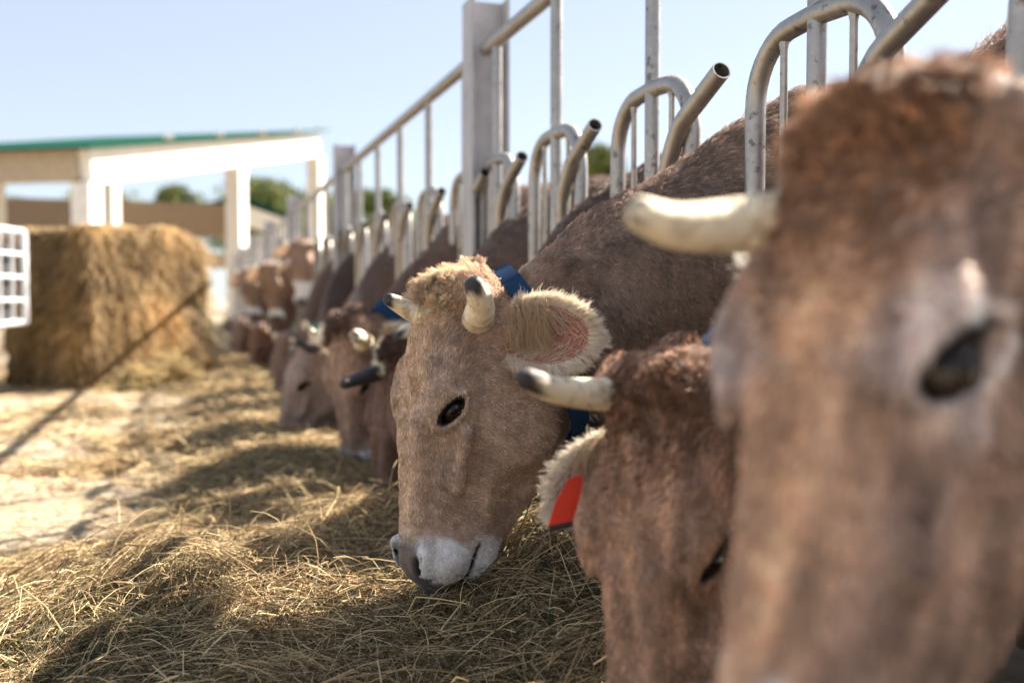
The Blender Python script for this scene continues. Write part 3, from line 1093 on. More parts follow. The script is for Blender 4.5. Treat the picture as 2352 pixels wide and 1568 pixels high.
    def clear(c):
        if band is None: return np.ones(len(c))
        d = (c - band[0]) @ band[1]
        return ((d < -band[2] / 2 - .010) | (d > band[2] / 2 + .001) | (np.linalg.norm(c - band[0], axis=1) > .35)) * 1.0
    if fu:
        nH, nN, rad, rB = fu['head'], fu['neck'], fu['rad'], fu.get('xmax', FX + .9)
        def wh(c):
            q = toL(c); x, y, z = np.abs(q[:, 0]), q[:, 1], q[:, 2]
            ed = np.sqrt((x - EYE_C[0]) ** 2 + (y - EYE_C[1]) ** 2 + (z - EYE_C[2]) ** 2)
            w = ((y > -.08) & (y < .60) & (x < .16) & (z > -.30)) * 1.0
            _, a_, b_ = eye_frame(x, y, z); w *= (np.sqrt((a_ / .033) ** 2 + (b_ / np.where(b_ > 0, .0145, .0165)) ** 2) > 1) | (x < .05)
            pad = (y > .50) & (x < .05) & (z > -.1)
            w = np.where(pad, .06, w)
            w = w * (y < .552)
            return w * clear(c)
        rp, rn = tri_sample(V, Q, wh, nH, S['seed'])
        q = toL(rp); x, y, z = q[:, 0], q[:, 1], q[:, 2]; ax0 = np.abs(x)
        yw = S.get('whorl', .215)
        # flow in head space
        fl = np.zeros_like(q)
        up = 1 - sstep(yw - .05, yw + .03, y)
        rr_ = np.sqrt(x * x + (y - yw) ** 2) + 1e-3
        fl[:, 0] = x / rr_ * .5 * (1 - sstep(.03, .09, ax0)) + .05 * np.sign(x)
        fl[:, 1] = np.where(True, (1 - up) * 1.0 - up * 1.0 * (1 - sstep(.05, .10, ax0) * .5), 0)
        back = sstep(-.04, -.12, z)
        fl[:, 2] = -.15 - 1.0 * back
        fl[:, 1] = fl[:, 1] * (1 - .55 * back)
        nz1, nz2, nz3 = sin_noise(S['seed'] + 1, 45), sin_noise(S['seed'] + 2, 45), sin_noise(S['seed'] + 3, 260)
        amp = .28 + .55 * np.clip(1 - y / .26, 0, 1)
        fl[:, 0] += nz1(rp) * amp; fl[:, 1] += nz2(rp) * amp * .6
        fl += rng.normal(size=fl.shape) * .10
        fw = unit(fl) @ R.T
        tn = unit(fw - rn * (fw * rn).sum(1, keepdims=True))
        Lh = .0068 + .014 * np.clip(1 - y / .24, 0, 1) * (ax0 < .09)
        Lh = Lh * (1 + .25 * nz3(rp)) * fu.get('len', 1)
        Lh = np.where(y > .45, .0035, Lh) * sc_
        lift = .07 + .10 * np.clip(nz3(rp * .4), -1, 1) + .25 * np.clip(1 - y / .12, 0, 1)
        cc = colour(rp) * np.exp(.22 * nz3(rp + 5) + .34 * rng.normal(size=len(rp)))[:, None] * fu.get('gain', 1.25)
        fur_curves('fur', root, rp - loc, rn, tn, Lh, np.clip(lift, .05, 1), cc, rad, npts=5, curl=.05 + .22 * np.clip(1 - y / .2, 0, 1), seed=S['seed'], clump=(fu.get('clump', .006), .45, .09 * fu.get('cv', 1)))
        # forelock on the poll
        nT = fu.get('tuft', 3000)
        def wt_(c):
            q = toL(c); return (1 - sstep(.02, fu.get('tufty', .09), q[:, 1])) * (1 - sstep(.05, .085, np.abs(q[:, 0]))) * sstep(-.13, -.09, q[:, 2]) * (q[:, 1] > -.08)
        tp, tnn = tri_sample(V, Q, wt_, nT, S['seed'] + 9)
        qt = toL(tp)
        d = np.zeros_like(qt)
        d[:, 0] = qt[:, 0] * 6 + nz1(tp * 1.4) * .8; d[:, 1] = .1 + nz2(tp * 1.3) * .8 + 5 * (qt[:, 1] - .0) ; d[:, 2] = .7 + 4 * (qt[:, 2] + .05)
        d += rng.normal(size=d.shape) * .3
        dw = unit(d) @ R.T
        tt = unit(dw - tnn * (dw * tnn).sum(1, keepdims=True) * .7)
        cT = np.array(S.get('tuftc', face2))
        mixk = np.clip(.5 + .5 * nz2(tp * 1.6) + .25 * rng.normal(size=nT), 0, 1)
        cc = mixc(np.tile(cT, (nT, 1)), np.tile(neckc * .7, (nT, 1)), mixk * .5)
        fur_curves('forelock', root, tp - loc, tnn, tt, (.014 + .020 * rng.random(nT)) * (1 - .5 * sstep(.02, .09, qt[:, 1])) * fu.get('tlen', 1) * sc_, .45 + .3 * rng.random(nT), cc, rad * 1.1, npts=7, curl=np.full(nT, .22), seed=S['seed'] + 4, clump=(fu.get('clump', .006) * 1.9, .8, .3))
        # neck and shoulder
        def wn(c):
            q = toL(c)
            inh = (q[:, 1] > -.05) & (np.abs(q[:, 0]) < .15) & (q[:, 2] > -.26) & (q[:, 1] < .6)
            crest = np.clip((c[:, 2] - .8) / .3, 0, 1)
            return ((c[:, 0] < rB) & ~inh & (c[:, 2] > .35)) * (1.0 + fu.get('crestw', 0) * crest) * clear(c)
        npz, nn = tri_sample(V, Q, wn, nN, S['seed'] + 5)
        fl = np.tile(np.array([.75, 0, -.35]), (nN, 1))
        fl[:, 0] += nz1(npz * .3) * .25; fl[:, 2] += nz2(npz * .3) * .45; fl[:, 1] += nz1(npz * .5 + 2) * .4
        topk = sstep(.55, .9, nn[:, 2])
        fl[:, 2] += topk * .8
        fl += rng.normal(size=fl.shape) * .13
        tn = unit(fl - nn * (fl * nn).sum(1, keepdims=True))
        nb = sin_noise(S['seed'] + 6, 150)
        Ln = (.012 + .012 * topk + .016 * sstep(FX - .15, FX + .3, npz[:, 0]) ) * (1 + .3 * nb(npz)) * fu.get('len', 1)
        lf = .09 + .10 * nb(npz * .5) + .32 * topk
        cc = colour(npz) * np.exp(.25 * nb(npz + 3) + .36 * rng.normal(size=nN))[:, None] * fu.get('gain', 1.25)
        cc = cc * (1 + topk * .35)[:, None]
        fur_curves('neck_fur', root, npz - loc, nn, tn, Ln, np.clip(lf, .05, 1), cc, rad * 1.15, npts=5, curl=np.full(nN, .14) + topk * .2, seed=S['seed'] + 7, clump=(fu.get('clump', .006) * 1.5, .5, .17 * fu.get('cv', 1)))
        # ears
        for sg, (ev, eq, n0, fr, edge) in zip((1, -1), ears):
            e, fwd, sd_ = fr
            nE = fu.get('ear', 5000)
            no = len(eq)
            ctr = ev.mean(0)
            isout = (eq[:, 0] < n0) & (eq[:, 1] < n0) & (eq[:, 2] < n0)
            isin = (eq[:, 0] >= n0) & (eq[:, 1] >= n0) & (eq[:, 2] >= n0)
            ro, no_ = tri_sample(ev, eq[isout], lambda c: np.ones(len(c)), nE, S['seed'] + 11)
            no_ = np.where(((no_ * fwd).sum(1) > .25)[:, None], -no_, no_)
            fl = e + rng.normal(size=(nE, 3)) * .2
            tn = unit(fl - no_ * (fl * no_).sum(1, keepdims=True))
            base_c = np.array(S.get('earc', (.42, .30, .20)))
            cc = base_c * (1 + .3 * rng.normal(size=(nE, 1)))
            P1 = (ro, no_, tn, .014 + .008 * rng.random(nE), np.full(nE, .25), cc)
            # inside: long pale hairs growing from the front edge and base
            nI = int(nE * .06)
            ri, ni = tri_sample(ev, eq[isin], lambda c: np.clip(1.2 - ((c - ev[0]) @ e) / .15, .15, 1) * np.clip(.25 + np.abs((c - ctr) @ sd_) / .04, 0, 1.2), nI, S['seed'] + 12)
            ni = np.where(((ni * fwd).sum(1) < 0)[:, None], -ni, ni)
            bside = np.sign((ri - ctr) @ sd_)[:, None]
            fl = e * .8 - sd_ * bside * .45 + rng.normal(size=(nI, 3)) * .25
            tn2 = unit(fl - ni * (fl * ni).sum(1, keepdims=True))
            cw = np.array(S.get('fringe', (.80, .70, .60)))
            cc2 = cw * (.75 + .35 * rng.random((nI, 1)))
            P2 = (ri, ni, tn2, .022 + .024 * rng.random(nI), .25 + .3 * rng.random(nI), cc2)
            # rim fringe
            nR = int(nE * fu.get('rim', .8))
            ei = edge[rng.integers(0, len(edge), nR)]
            jit = rng.normal(size=(nR, 3)) * .003
            rr2 = ev[ei] + jit + (ev[np.clip(ei + np.where(rng.random(nR) < .5, 17, -17), 0, n0 - 1)] - ev[ei]) * rng.random((nR, 1)) * .6
            outd = unit(rr2 - (ctr + e * (((rr2 - ctr) @ e) * .65)[:, None]))
            fl = unit(outd * .75 + e * .55 + rng.normal(size=(nR, 3)) * .28)
            P3 = (rr2, unit(outd + fwd * .5), fl, .012 + .024 * rng.random(nR) ** 1.5, np.full(nR, .15), cw * (.85 + .3 * rng.random((nR, 1))))
            # long hair hanging from the base of the ear
            nL = int(nE * .32)
            up_ = ev[:n0].reshape(22, 17, 3); fl_ = up_[3, 0, 2] > up_[3, 16, 2]
            ci = rng.integers(0, 9, nL) if fl_ else 16 - rng.integers(0, 9, nL)
            w0 = up_[(rng.random(nL) ** 1.3 * 10).astype(int), ci]
            fl = unit(e * .35 + np.array([0, 0, -.9]) + fwd * .2 + rng.normal(size=(nL, 3)) * .16)
            P4 = (w0 + rng.normal(size=(nL, 3)) * .006, np.tile(fwd, (nL, 1)), fl, .035 + .04 * rng.random(nL), np.full(nL, .34), np.array([.66, .48, .31]) * (.7 + .5 * rng.random((nL, 1))))
            A = [np.concatenate([a[i] for a in (P1, P2, P3, P4)]) for i in range(6)]
            fur_curves('ear_hair', root, A[0] - loc, A[1], A[2], A[3] * sc_ * fu.get('earlen', 1), A[4], A[5], rad * 1.0, npts=5, curl=np.full(len(A[0]), .10), seed=S['seed'] + 13, clump=(fu.get('clump', .006) * .9, .6, .10))
        # lashes
        for sg in (1, -1):
            nL = 90
            t_ = rng.uniform(-1, 1, nL)
            aa = .030 * t_; bb2 = .0165 * np.sqrt(1 - t_ ** 2 * .9)
            lx = np.array(EYE_C) + aa[:, None] * EA + bb2[:, None] * EB + .004 * EW
            dl = unit(EW * .9 - EB * .45 + (t_ * .5)[:, None] * EA + rng.normal(size=(nL, 3)) * .12)
            lx = lx * np.array([sg, 1, 1]); dl = dl * np.array([sg, 1, 1])
            fur_curves('eyelashes', root, np.array([toW(p) for p in lx]) - loc, np.tile(R @ np.array([sg, 0, 0]), (nL, 1)), dl @ R.T, np.full(nL, .016) * sc_, np.full(nL, .3), np.full((nL, 3), .02), .0004, npts=4, seed=3)
    root['_poll'] = 0
    del root['_poll']
    return root, toW, R, ears, loc


def W3(*a):
    return [P(*p) for p in a]


cows = {}
# C : the pale horned cow in focus
cows['C'] = make_cow(dict(
    label='pale beige cow in sharp focus, two short horns, blue collar, muzzle at the hay',
    group='cows feeding through the fence', seed=100, scale=1.03, neck=1.15, res=.0062, mouth=.45,
    poll=P(982, 643, 1.93), u=camdir(-.13, -.98, -.12), n=camdir(-.86, .15, -.49), gap=1.94, zg=.83, zback=1.23,
    coat=(.41, .275, .195), neckc=(.195, .128, .094), mz=.462, face2=(.62, .41, .265), tuftc=(.80, .60, .40), contrast=.20, muzzle=(.82, .74, .68), eyering=(.50, .36, .26),
    horn_l=dict(pts=W3((1098, 735, 1.84), (1104, 700, 1.79), (1094, 664, 1.755), (1079, 640, 1.745)), r0=.0285, r1=.0135, dark=.30),
    horn_r=dict(pts=W3((990, 725, 1.93), (950, 716, 1.93), (912, 697, 1.91), (886, 684, 1.89)), r0=.024, r1=.0105, dark=.16),
    ear_l=(camdir(.93, -.07, -.22), camdir(-.10, .02, -.95), 'w'), ear_size=(.164, .054),
    earc=(.40, .28, .18), earpink=(.85, .24, .17), earin=(.80, .42, .33), fringe=(.86, .75, .62),  # tan fringe hair paled to stand for sun on the ear rim
    collar=dict(t=.30, w=.042, tilt=.0),
    fur=dict(head=130000, neck=160000, rad=.00042, ear=8000, tuft=6500, rim=1.1, xmax=FX + .75, crestw=2.5, len=1.0)))
# B
cows['B'] = make_cow(dict(
    label='brown cow with a red ear tag and one long black tipped horn in view',
    group='cows feeding through the fence', seed=200, scale=.97, res=.0085,
    poll=P(1485, 845, 1.27), u=camdir(-.09, -.96, -.18), n=camdir(-.62, .2, -.72), gap=1.26, zg=.72, zback=1.27,
    coat=(.33, .19, .125), neckc=(.18, .11, .078), face2=(.42, .24, .15), tuftc=(.34, .19, .12), contrast=.45,
    horn_r=dict(pts=W3((1440, 905, 1.34), (1370, 905, 1.30), (1275, 895, 1.25), (1194, 862, 1.20)), r0=.0255, r1=.0135, dark=.15),
    horn_l=dict(local=True, pts=[(.07, .02, -.06), (.13, .015, -.055), (.165, -.02, -.03)], dark=.3),
    ear_r=(camdir(-.72, -.66, -.1), camdir(-.40, .10, -.85), 'w'), ear_size=(.132, .034),
    ear_base={-1: (-.100, .10, -.11)}, earc=(.42, .30, .20), earin=(.55, .34, .26), fringe=(.84, .74, .61), earpink=(.35, .16, .11),
    collar=dict(t=.34, w=.045),
    fur=dict(head=42000, neck=26000, rad=.00055, ear=4500, tuft=4200, tufty=.2, rim=.6, earlen=.8, xmax=FX + .5, len=1.4, tlen=.9)))
# A
cows['A'] = make_cow(dict(
    label='big blurred brown cow face filling the right edge, nearest of all',
    group='cows feeding through the fence', seed=300, mz=.466, eye_k=1.28, scale=1.01, neck=1.1, res=.0085,
    poll=P(2000, 192, .81), u=camdir(-.315, -.86, -.39), n=camdir(-.735, .441, -.516), gap=.58, zg=.86, zback=1.27,
    coat=(.33, .205, .145), neckc=(.24, .15, .105), face2=(.50, .275, .15), tuftc=(.44, .24, .135), eyering=(.74, .62, .57), contrast=.75, muzzle=(.75, .72, .72),
    horn_r=dict(pts=W3((1800, 515, .87), (1700, 518, .88), (1560, 520, .85), (1445, 482, .82)), r0=.030, r1=.0135, dark=.0),
    horn_l=dict(pts=W3((2230, 430, .84), (2340, 450, .80), (2430, 400, .76)), r0=.024, r1=.010, dark=.12),
    ear_r=(camdir(-.30, -.25, .9), camdir(-.6, -.2, -.7), 'w'), ear_size=(.10, .035), fringe=(.9, .86, .8),
    fur=dict(head=36000, neck=12000, rad=.0007, ear=2500, tuft=6500, tufty=.22, xmax=FX + .4, len=1.3, tlen=1.0)))
# N : dark neck, head hidden behind C
cows['N'] = make_cow(dict(
    label='dark brown cow whose neck shows between the loops just behind the pale horned cow',
    group='cows feeding through the fence', seed=400, res=.011,
    poll=P(1120, 800, 2.66), u=camdir(-.08, -1, .0), n=camdir(-.86, 0, -.45), gap=2.585, zg=.80, zback=1.20,
    coat=(.10, .06, .045), neckc=(.075, .045, .035),
    horn_l=dict(local=True, pts=[(.07, .02, -.06), (.13, .015, -.055), (.165, -.02, -.03)]), horn_r=dict(local=True, pts=[(-.07, .02, -.06), (-.13, .015, -.055), (-.165, -.02, -.03)]),
    fur=dict(head=3000, neck=16000, rad=.0010, ear=500, tuft=500, xmax=FX + .5)))
# D : dark brown, horns
cows['D'] = make_cow(dict(
    label='dark reddish brown cow with dark horn pointing left, half behind the pale cow',
    group='cows feeding through the fence', seed=500, res=.0095, scale=1.12,
    poll=P(896, 790, 3.20), u=camdir(-.13, -1, .0), n=camdir(-.80, 0, -.60), gap=3.35, zg=.80, zback=1.20,
    coat=(.16, .085, .058), neckc=(.115, .072, .055), face2=(.19, .10, .068), tuftc=(.10, .05, .035),
    horn_r=dict(pts=W3((905, 838, 3.24), (868, 855, 3.22), (830, 868, 3.16), (784, 884, 3.08)), r0=.030, r1=.014, dark=.62),
    horn_l=dict(pts=W3((975, 800, 3.14), (972, 762, 3.08), (940, 758, 3.02), (908, 776, 2.98)), r0=.030, r1=.016, dark=.12),
    ear_r=(camdir(-.5, .05, .8), camdir(-.5, -.1, -.8), 'w'),
    fur=dict(head=20000, neck=14000, rad=.0010, ear=1500, tuft=1500, xmax=FX + .5, len=1.1)))
# E
cows['E'] = make_cow(dict(
    label='brown cow with blue collar and white rimmed muzzle, left of the dark reddish one',
    group='cows feeding through the fence', seed=600, res=.0095, scale=1.10,
    poll=P(774, 738, 4.02), u=camdir(.03, -1, .05), n=camdir(-.62, 0, -.78), gap=4.28, zg=.80, zback=1.28,
    coat=(.33, .20, .14), neckc=(.13, .078, .058), face2=(.40, .25, .17), tuftc=(.13, .07, .05), muzzle=(.66, .62, .64),
    horn_l=dict(pts=W3((832, 790, 3.98), (838, 782, 3.88), (822, 772, 3.80), (812, 772, 3.76)), r0=.032, r1=.02, dark=.02),
    horn_r=dict(pts=W3((752, 782, 4.08), (728, 776, 4.10), (708, 755, 4.08)), r0=.028, r1=.012, dark=.05),
    ear_l=(camdir(.85, -.10, -.25), camdir(-.2, -.1, -.9), 'w'), ear_size=(.17, .06), earc=(.46, .33, .22), fringe=(.8, .7, .6),
    collar=dict(t=.40, w=.06),
    fur=dict(head=16000, neck=14000, rad=.0012, ear=1800, tuft=1500, xmax=FX + .5, len=1.1)))
# F
cows['F'] = make_cow(dict(
    label='grey brown cow with crossed dark horns nosing low towards the hay, green collar',
    group='cows feeding through the fence', seed=700, res=.011, scale=1.14,
    poll=P(704, 760, 5.25), u=camdir(-.34, -1, -.05), n=camdir(-.80, .25, -.45), gap=5.63, zg=.80, zback=1.25,
    coat=(.34, .24, .19), neckc=(.115, .072, .056), face2=(.34, .235, .18),
    horn_l=dict(pts=W3((722, 790, 5.15), (735, 800, 5.05), (712, 800, 4.95), (680, 782, 4.90)), r0=.032, r1=.014, dark=.5),
    horn_r=dict(pts=W3((715, 770, 5.30), (705, 755, 5.28), (696, 735, 5.25)), r0=.03, r1=.012, dark=.05),
    collar=dict(t=.30, w=.05, mat=M_collar_g),
    fur=dict(head=8000, neck=8000, rad=.0016, ear=800, tuft=800, xmax=FX + .4, len=1.1)))
# G : neck only, very dark
cows['G'] = make_cow(dict(
    label='nearly black brown cow whose neck rises to the second steel post',
    group='cows feeding through the fence', seed=800, res=.013,
    poll=P(668, 800, 6.5), u=camdir(-.2, -1, .0), n=camdir(-.86, .1, -.45), gap=6.97, zg=.86, zback=1.28,
    coat=(.13, .08, .06), neckc=(.055, .033, .027),
    horn_l=dict(local=True, pts=[(.07, .02, -.06), (.13, .015, -.055), (.165, -.02, -.03)]), horn_r=dict(local=True, pts=[(-.07, .02, -.06), (-.13, .015, -.055), (-.165, -.02, -.03)])))

# a few stems stuck to the muzzle of the focused cow
rootC, toWC, RC, earsC, locC = cows['C']
st = []
rs_ = np.random.default_rng(12)
for k in range(16):
    a = toWC((rs_.uniform(-.03, .06), rs_.uniform(.525, .575), rs_.uniform(-.14, -.06)))
    d = rs_.normal(size=3); d[2] -= .8; d /= np.linalg.norm(d); L_ = rs_.uniform(.02, .07)
    st.append(np.array([a + d * L_ * t + np.array([0, 0, -.02 * t * t]) for t in (0, .33, .66, 1)]))
st = np.array(st)
strands('mouthful_of_hay', rootC, st - locC, .0009, np.array([.62, .47, .26]) * rs_.uniform(.5, 1.1, (len(st), 1)), M_straw, tip=.6)

# ear tag on B's right ear
rootB, toWB, RB, earsB, locB = cows['B']
ev, eq, n0, fr, edge = earsB[1]
e_, fwd_, sd__ = fr
tc_ = P(1304, 1150, 1.33)
m = MB()
tx = camdir(.93, .18, .1); ty = camdir(-.16, -.98, .05); tn_ = np.cross(tx, ty)
prof = [(-.004, -.032), (.014, -.034), (.020, .0), (.022, .036), (-.022, .031), (-.018, -.002)]
vs = [tc_ + tx * a + ty * b + tn_ * d - locB for d in (-.0012, .0012) for a, b in prof]
m.add(vs, [tuple(range(6)), tuple(reversed(range(6, 12)))] + [(i + 6, (i + 1) % 6 + 6, (i + 1) % 6, i) for i in range(6)])
tg = m.build('ear_tag', M_red, rootB); tg['label'] = 'red plastic ear tag'
m = MB()
c0 = tc_ + ty * .026 - locB
c1_t = c0 + ty * .008 - tn_ * .0; m.tube([c1_t - tx * .020, c1_t + tx * .016], .0045, n=10)
m.build('tag_button', M_black, tg)

# far cows: three prototypes copied with their parts
far_defs = [
    # px, py of poll, depth, u, n, gap, colour, label
    (689, 556, 8.8, (.02, -1, .05), (.12, .15, -.97), 9.1, (.30, .18, .12), 'reddish brown cow holding its head up, white muzzle sunlit, left of second post'),
    (614, 608, 9.7, (.12, -1, .05), (.05, .1, -.95), 10.2, (.28, .17, .11), 'brown cow with head half raised below the one with the sunlit white muzzle'),
]
farc = []
for i, (px, py, z, u_, n_, gap, cc, lab) in enumerate(far_defs):
    farc.append(make_cow(dict(label=lab, group='cows feeding through the fence', seed=900 + i * 20, res=.018, detail=False,
        poll=P(px, py, z), u=camdir(*u_), n=camdir(*n_), gap=gap, zg=.95, zback=1.26, coat=cc, neckc=tuple(np.array(cc) * .7), muzzle=(.92, .88, .82), mz=[.33, .42][i],  # muzzle white drawn up the nose to stand for sunlight
        earc=(.62, .52, .42), earin=(.5, .40, .33), earpink=(.45, .34, .28),
        horn_l=dict(local=True, pts=[(.07, .02, -.06), (.13, .015, -.055), (.175, -.03, -.03)]), horn_r=dict(local=True, pts=[(-.07, .02, -.06), (-.13, .015, -.055), (-.175, -.03, -.03)]))))
proto = farc[1][0]
base_gap = 10.2
fl = [(7.65 + .0, .30, 'brown cow with lowered head directly behind the near black necked cow'),
      (10.9, .0, 'distant brown cow with pale ears, below the raised heads'),
      (12.0, -.10, 'distant brown cow next to the leftmost one, its face towards the alley'),
      (13.2, -.05, 'leftmost distant brown cow beside the far end of the bale'),
      (14.6, .0, 'small blurred brown cow far down the fence'),
      (16.2, .0, 'farthest brown cow, a small blur at the end of the fence')]
for i, (gp, dx, lab) in enumerate(fl):
    if i == 0:
        c = make_cow(dict(label=lab, group='cows feeding through the fence', seed=980, res=.018, detail=False,
            poll=P(640, 770, 7.3), u=camdir(-.1, -1, .0), n=camdir(-.7, .1, -.7), gap=7.9, zg=.85, zback=1.26, coat=(.20, .11, .075), neckc=(.14, .08, .055), muzzle=(.7, .66, .6),
            horn_l=dict(local=True, pts=[(.07, .02, -.06), (.13, .015, -.055), (.175, -.03, -.03)]), horn_r=dict(local=True, pts=[(-.07, .02, -.06), (-.13, .015, -.055), (-.175, -.03, -.03)])))[0]
        proto2 = c
        continue
    src = proto2 if i % 2 else proto
    c = copy_tree(src)
    c.location.y += gp - (7.9 if src is proto2 else base_gap)
    c.location.x += dx
    c['label'] = lab

# ================================================================== HAY
hn1, hn2, hn3 = sin_noise(31, 7), sin_noise(32, 19), sin_noise(33, 3)
PILES = []
def pile(px, py, h, rx, ry, rot=0.0, ht=None):
    c = G(px, py, h * .8)
    PILES.append((c[0], c[1], h, rx, ry, rot))
pile(470, 1400, .105, .30, .24, .2)
pile(840, 1215, .15, .30, .20, -.3)
pile(660, 1045, .15, .30, .26, .3)
pile(1150, 1420, .07, .35, .35)
pile(430, 985, .09, .35, .22, .1)
pile(520, 880, .08, .36, .3, .2)
pile(530, 800, .10, .4, .5, .0)
pile(470, 780, .10, .3, .7, .0)
pile(300, 850, .08, .9, .35, .0)
pile(100, 1330, .07, .40, .3)
pile(150, 930, .05, .22, .15)
pile(250, 1060, .05, .25, .12)


def hay_h(xy):
    x, y = xy[:, 0], xy[:, 1]
    p3 = np.column_stack([x, y, np.zeros_like(x)])
    cx = np.interp(y, [0, 2.6, 3.8, 6, 12, 30], [.15, .22, .42, .5, .5, .5])
    hw = np.interp(y, [0, 1.8, 2.5, 3.2, 4.2, 6, 12, 30], [1.6, 1.15, .75, .55, .48, .5, .6, .6])
    d = (x - cx) / hw
    h = .085 * np.clip(1 - d ** 2, 0, 1) ** .8
    for (a, b, hh, rx, ry, rot) in PILES:
        c, s = math.cos(rot), math.sin(rot)
        u, v = (x - a) * c + (y - b) * s, -(x - a) * s + (y - b) * c
        h = h + hh * np.exp(-(u / rx) ** 2 - (v / ry) ** 2)
    h = h * (1 - .5 * sstep(2.3, 3.2, y))
    h = h + .13 * sstep(cx + .1, FX - .15, x) * (1 - .85 * sstep(2.0, 2.7, y))
    h = h * (1 + .22 * hn1(p3) + .14 * hn2(p3)) + .006
    h = h * (1 - .5 * sstep(FX - .12, FX - .05, x))
    return h - .004


# base sheet of packed hay
gx = np.concatenate([np.arange(-1.8, FX - .04, .02)]); gy_ = np.concatenate([np.arange(.1, 4.5, .022), np.arange(4.5, 30, .09)])
XX, YY = np.meshgrid(gx, gy_, indexing='ij')
xy = np.column_stack([XX.ravel(), YY.ravel()])
hz = hay_h(xy)
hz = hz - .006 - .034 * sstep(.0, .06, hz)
V = np.column_stack([xy, hz])
ni, nj = len(gx), len(gy_)
ii, jj = np.meshgrid(np.arange(ni - 1), np.arange(nj - 1), indexing='ij')
a = (ii * nj + jj).ravel()
Qh = np.column_stack([a, a + nj, a + nj + 1, a + 1])
keep = hz[Qh].max(1) > -.012
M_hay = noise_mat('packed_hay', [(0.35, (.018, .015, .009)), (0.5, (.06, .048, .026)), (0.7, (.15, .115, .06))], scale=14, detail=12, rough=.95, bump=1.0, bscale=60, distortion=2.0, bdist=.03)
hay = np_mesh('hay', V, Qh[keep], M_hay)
tag(hay, 'loose dry hay heaped along the feed fence and strewn over the concrete', 'hay', kind='stuff')


def hay_strands(name, n, xr, yr, Lr, rr, seed, parent, lay=.03, scatter=.0, green=.35, up=.12, npts=4, only=None):
    r = np.random.default_rng(seed)
    pts = []
    tot = 0
    while tot < n:
        m_ = n * 2
        # more strands where the camera is near
        yv = yr[0] + (yr[1] - yr[0]) * r.random(m_) ** 1.35
        xv = r.uniform(xr[0], xr[1], m_)
        q = np.column_stack([xv, yv])
        h = hay_h(q)
        w = np.clip((h - .0) / .035, 0, 1)
        w = np.maximum(w, scatter * np.clip(.5 + hn3(np.column_stack([q * 1.5, np.zeros(m_)])) , 0, 1))
        k = r.random(m_) < w
        if only is not None: k &= only(q)
        pts.append(q[k]); tot += k.sum()
        if k.sum() == 0: break
    q = np.vstack(pts)[:n]; n = len(q)
    L = r.uniform(0, 1, n) ** 1.6 * (Lr[1] - Lr[0]) + Lr[0]
    th = r.uniform(0, 2 * math.pi, n) + hn1(np.column_stack([q * .6, np.zeros(n)])) * 1.5
    curv = r.normal(size=n) * .4
    kink = (r.random(n) < .45) * r.normal(size=n) * 1.2
    kp = r.integers(1, npts - 1, n)
    s = np.linspace(0, 1, npts)
    X = np.zeros((n, npts, 3))
    X[:, 0, 0], X[:, 0, 1] = q[:, 0], q[:, 1]
    off = r.random(n) ** 1.3 * lay
    el = np.abs(r.normal(size=n)) * up * (r.random(n) < .5)
    dz = np.zeros(n)
    zacc = np.zeros((n, npts))
    for i in range(1, npts):
        th = th + curv / npts + kink * (kp == i)
        el_i = el - (kink * .3) * (kp == i) - .9 * np.abs(el) * s[i]
        step = L / (npts - 1)
        X[:, i, 0] = X[:, i - 1, 0] + np.cos(th) * np.cos(el_i) * step
        X[:, i, 1] = X[:, i - 1, 1] + np.sin(th) * np.cos(el_i) * step
        dz = dz + np.sin(el_i) * step
        zacc[:, i] = dz
    hh = hay_h(X.reshape(-1, 3)[:, :2]).reshape(n, npts)
    # stiff stems bridge over dips: blend terrain following with a straight chord
    ch = hh[:, :1] + (hh[:, -1:] - hh[:, :1]) * s[None]
    hh = np.maximum(hh * .6 + ch * .4, hh)
    if lay > .02: off = off - .022
    X[:, :, 2] = hh + off[:, None] + np.maximum(zacc, -np.maximum(off, 0)[:, None] - .004) + .002
    X[:, :, 0] = np.minimum(X[:, :, 0], FX - .08)
    t = r.random(n); gsel = r.random(n) < green * (1 + .8 * hn1(np.column_stack([q, np.full(n, 2.)])))
    straw = np.array([.90, .69, .39]); brn = np.array([.19, .115, .055]); gr = np.array([.085, .09, .042])
    t = sstep(.25, 1.0, t)
    c = mixc(np.tile(brn, (n, 1)), np.tile(straw, (n, 1)), t)
    c = np.where(gsel[:, None], gr * (.6 + .9 * t[:, None]), c)
    c = c * (1 + .15 * r.normal(size=(n, 1)))
    rad = r.uniform(rr[0], rr[1], n) * np.where(gsel, .75, 1)
    rad = np.where(r.random(n) < .06, rad * 1.9, rad)
    # stiff stems: straight runs with sharp knees
    K = [X[:, 0]]
    for i in range(1, npts - 1):
        K += [X[:, i] * .93 + X[:, i - 1] * .07, X[:, i] * .93 + X[:, i + 1] * .07]
    K.append(X[:, -1])
    X = np.stack(K, 1)
    return strands(name, parent, X, rad, c, M_straw, tip=.6)


hay_strands('stems', 190000, (-1.6, .98), (.75, 4.4), (.03, .13), (.00035, .0010), 41, hay, lay=.060, scatter=.10, green=.30, up=.45)
hay_strands('long_stems', 5000, (-1.4, .95), (.8, 4.6), (.12, .26), (.0006, .0013), 42, hay, lay=.06, scatter=.05, green=.10, up=.75, npts=5)
hay_strands('far_stems', 34000, (-3.2, .98), (4.2, 13), (.06, .22), (.0015, .0035), 43, hay, lay=.05, scatter=.16, green=.15, up=.4)
hay_strands('chaff', 70000, (-1.6, .98), (.75, 4.0), (.006, .022), (.0007, .0020), 44, hay, lay=.03, scatter=.22, green=.45, up=.7, npts=3)
hay_strands('scattered_straw', 9000, (-4.2, .2), (2.2, 11), (.05, .16), (.0009, .0022), 45, hay, lay=.006, scatter=.75, green=.08, up=.1)
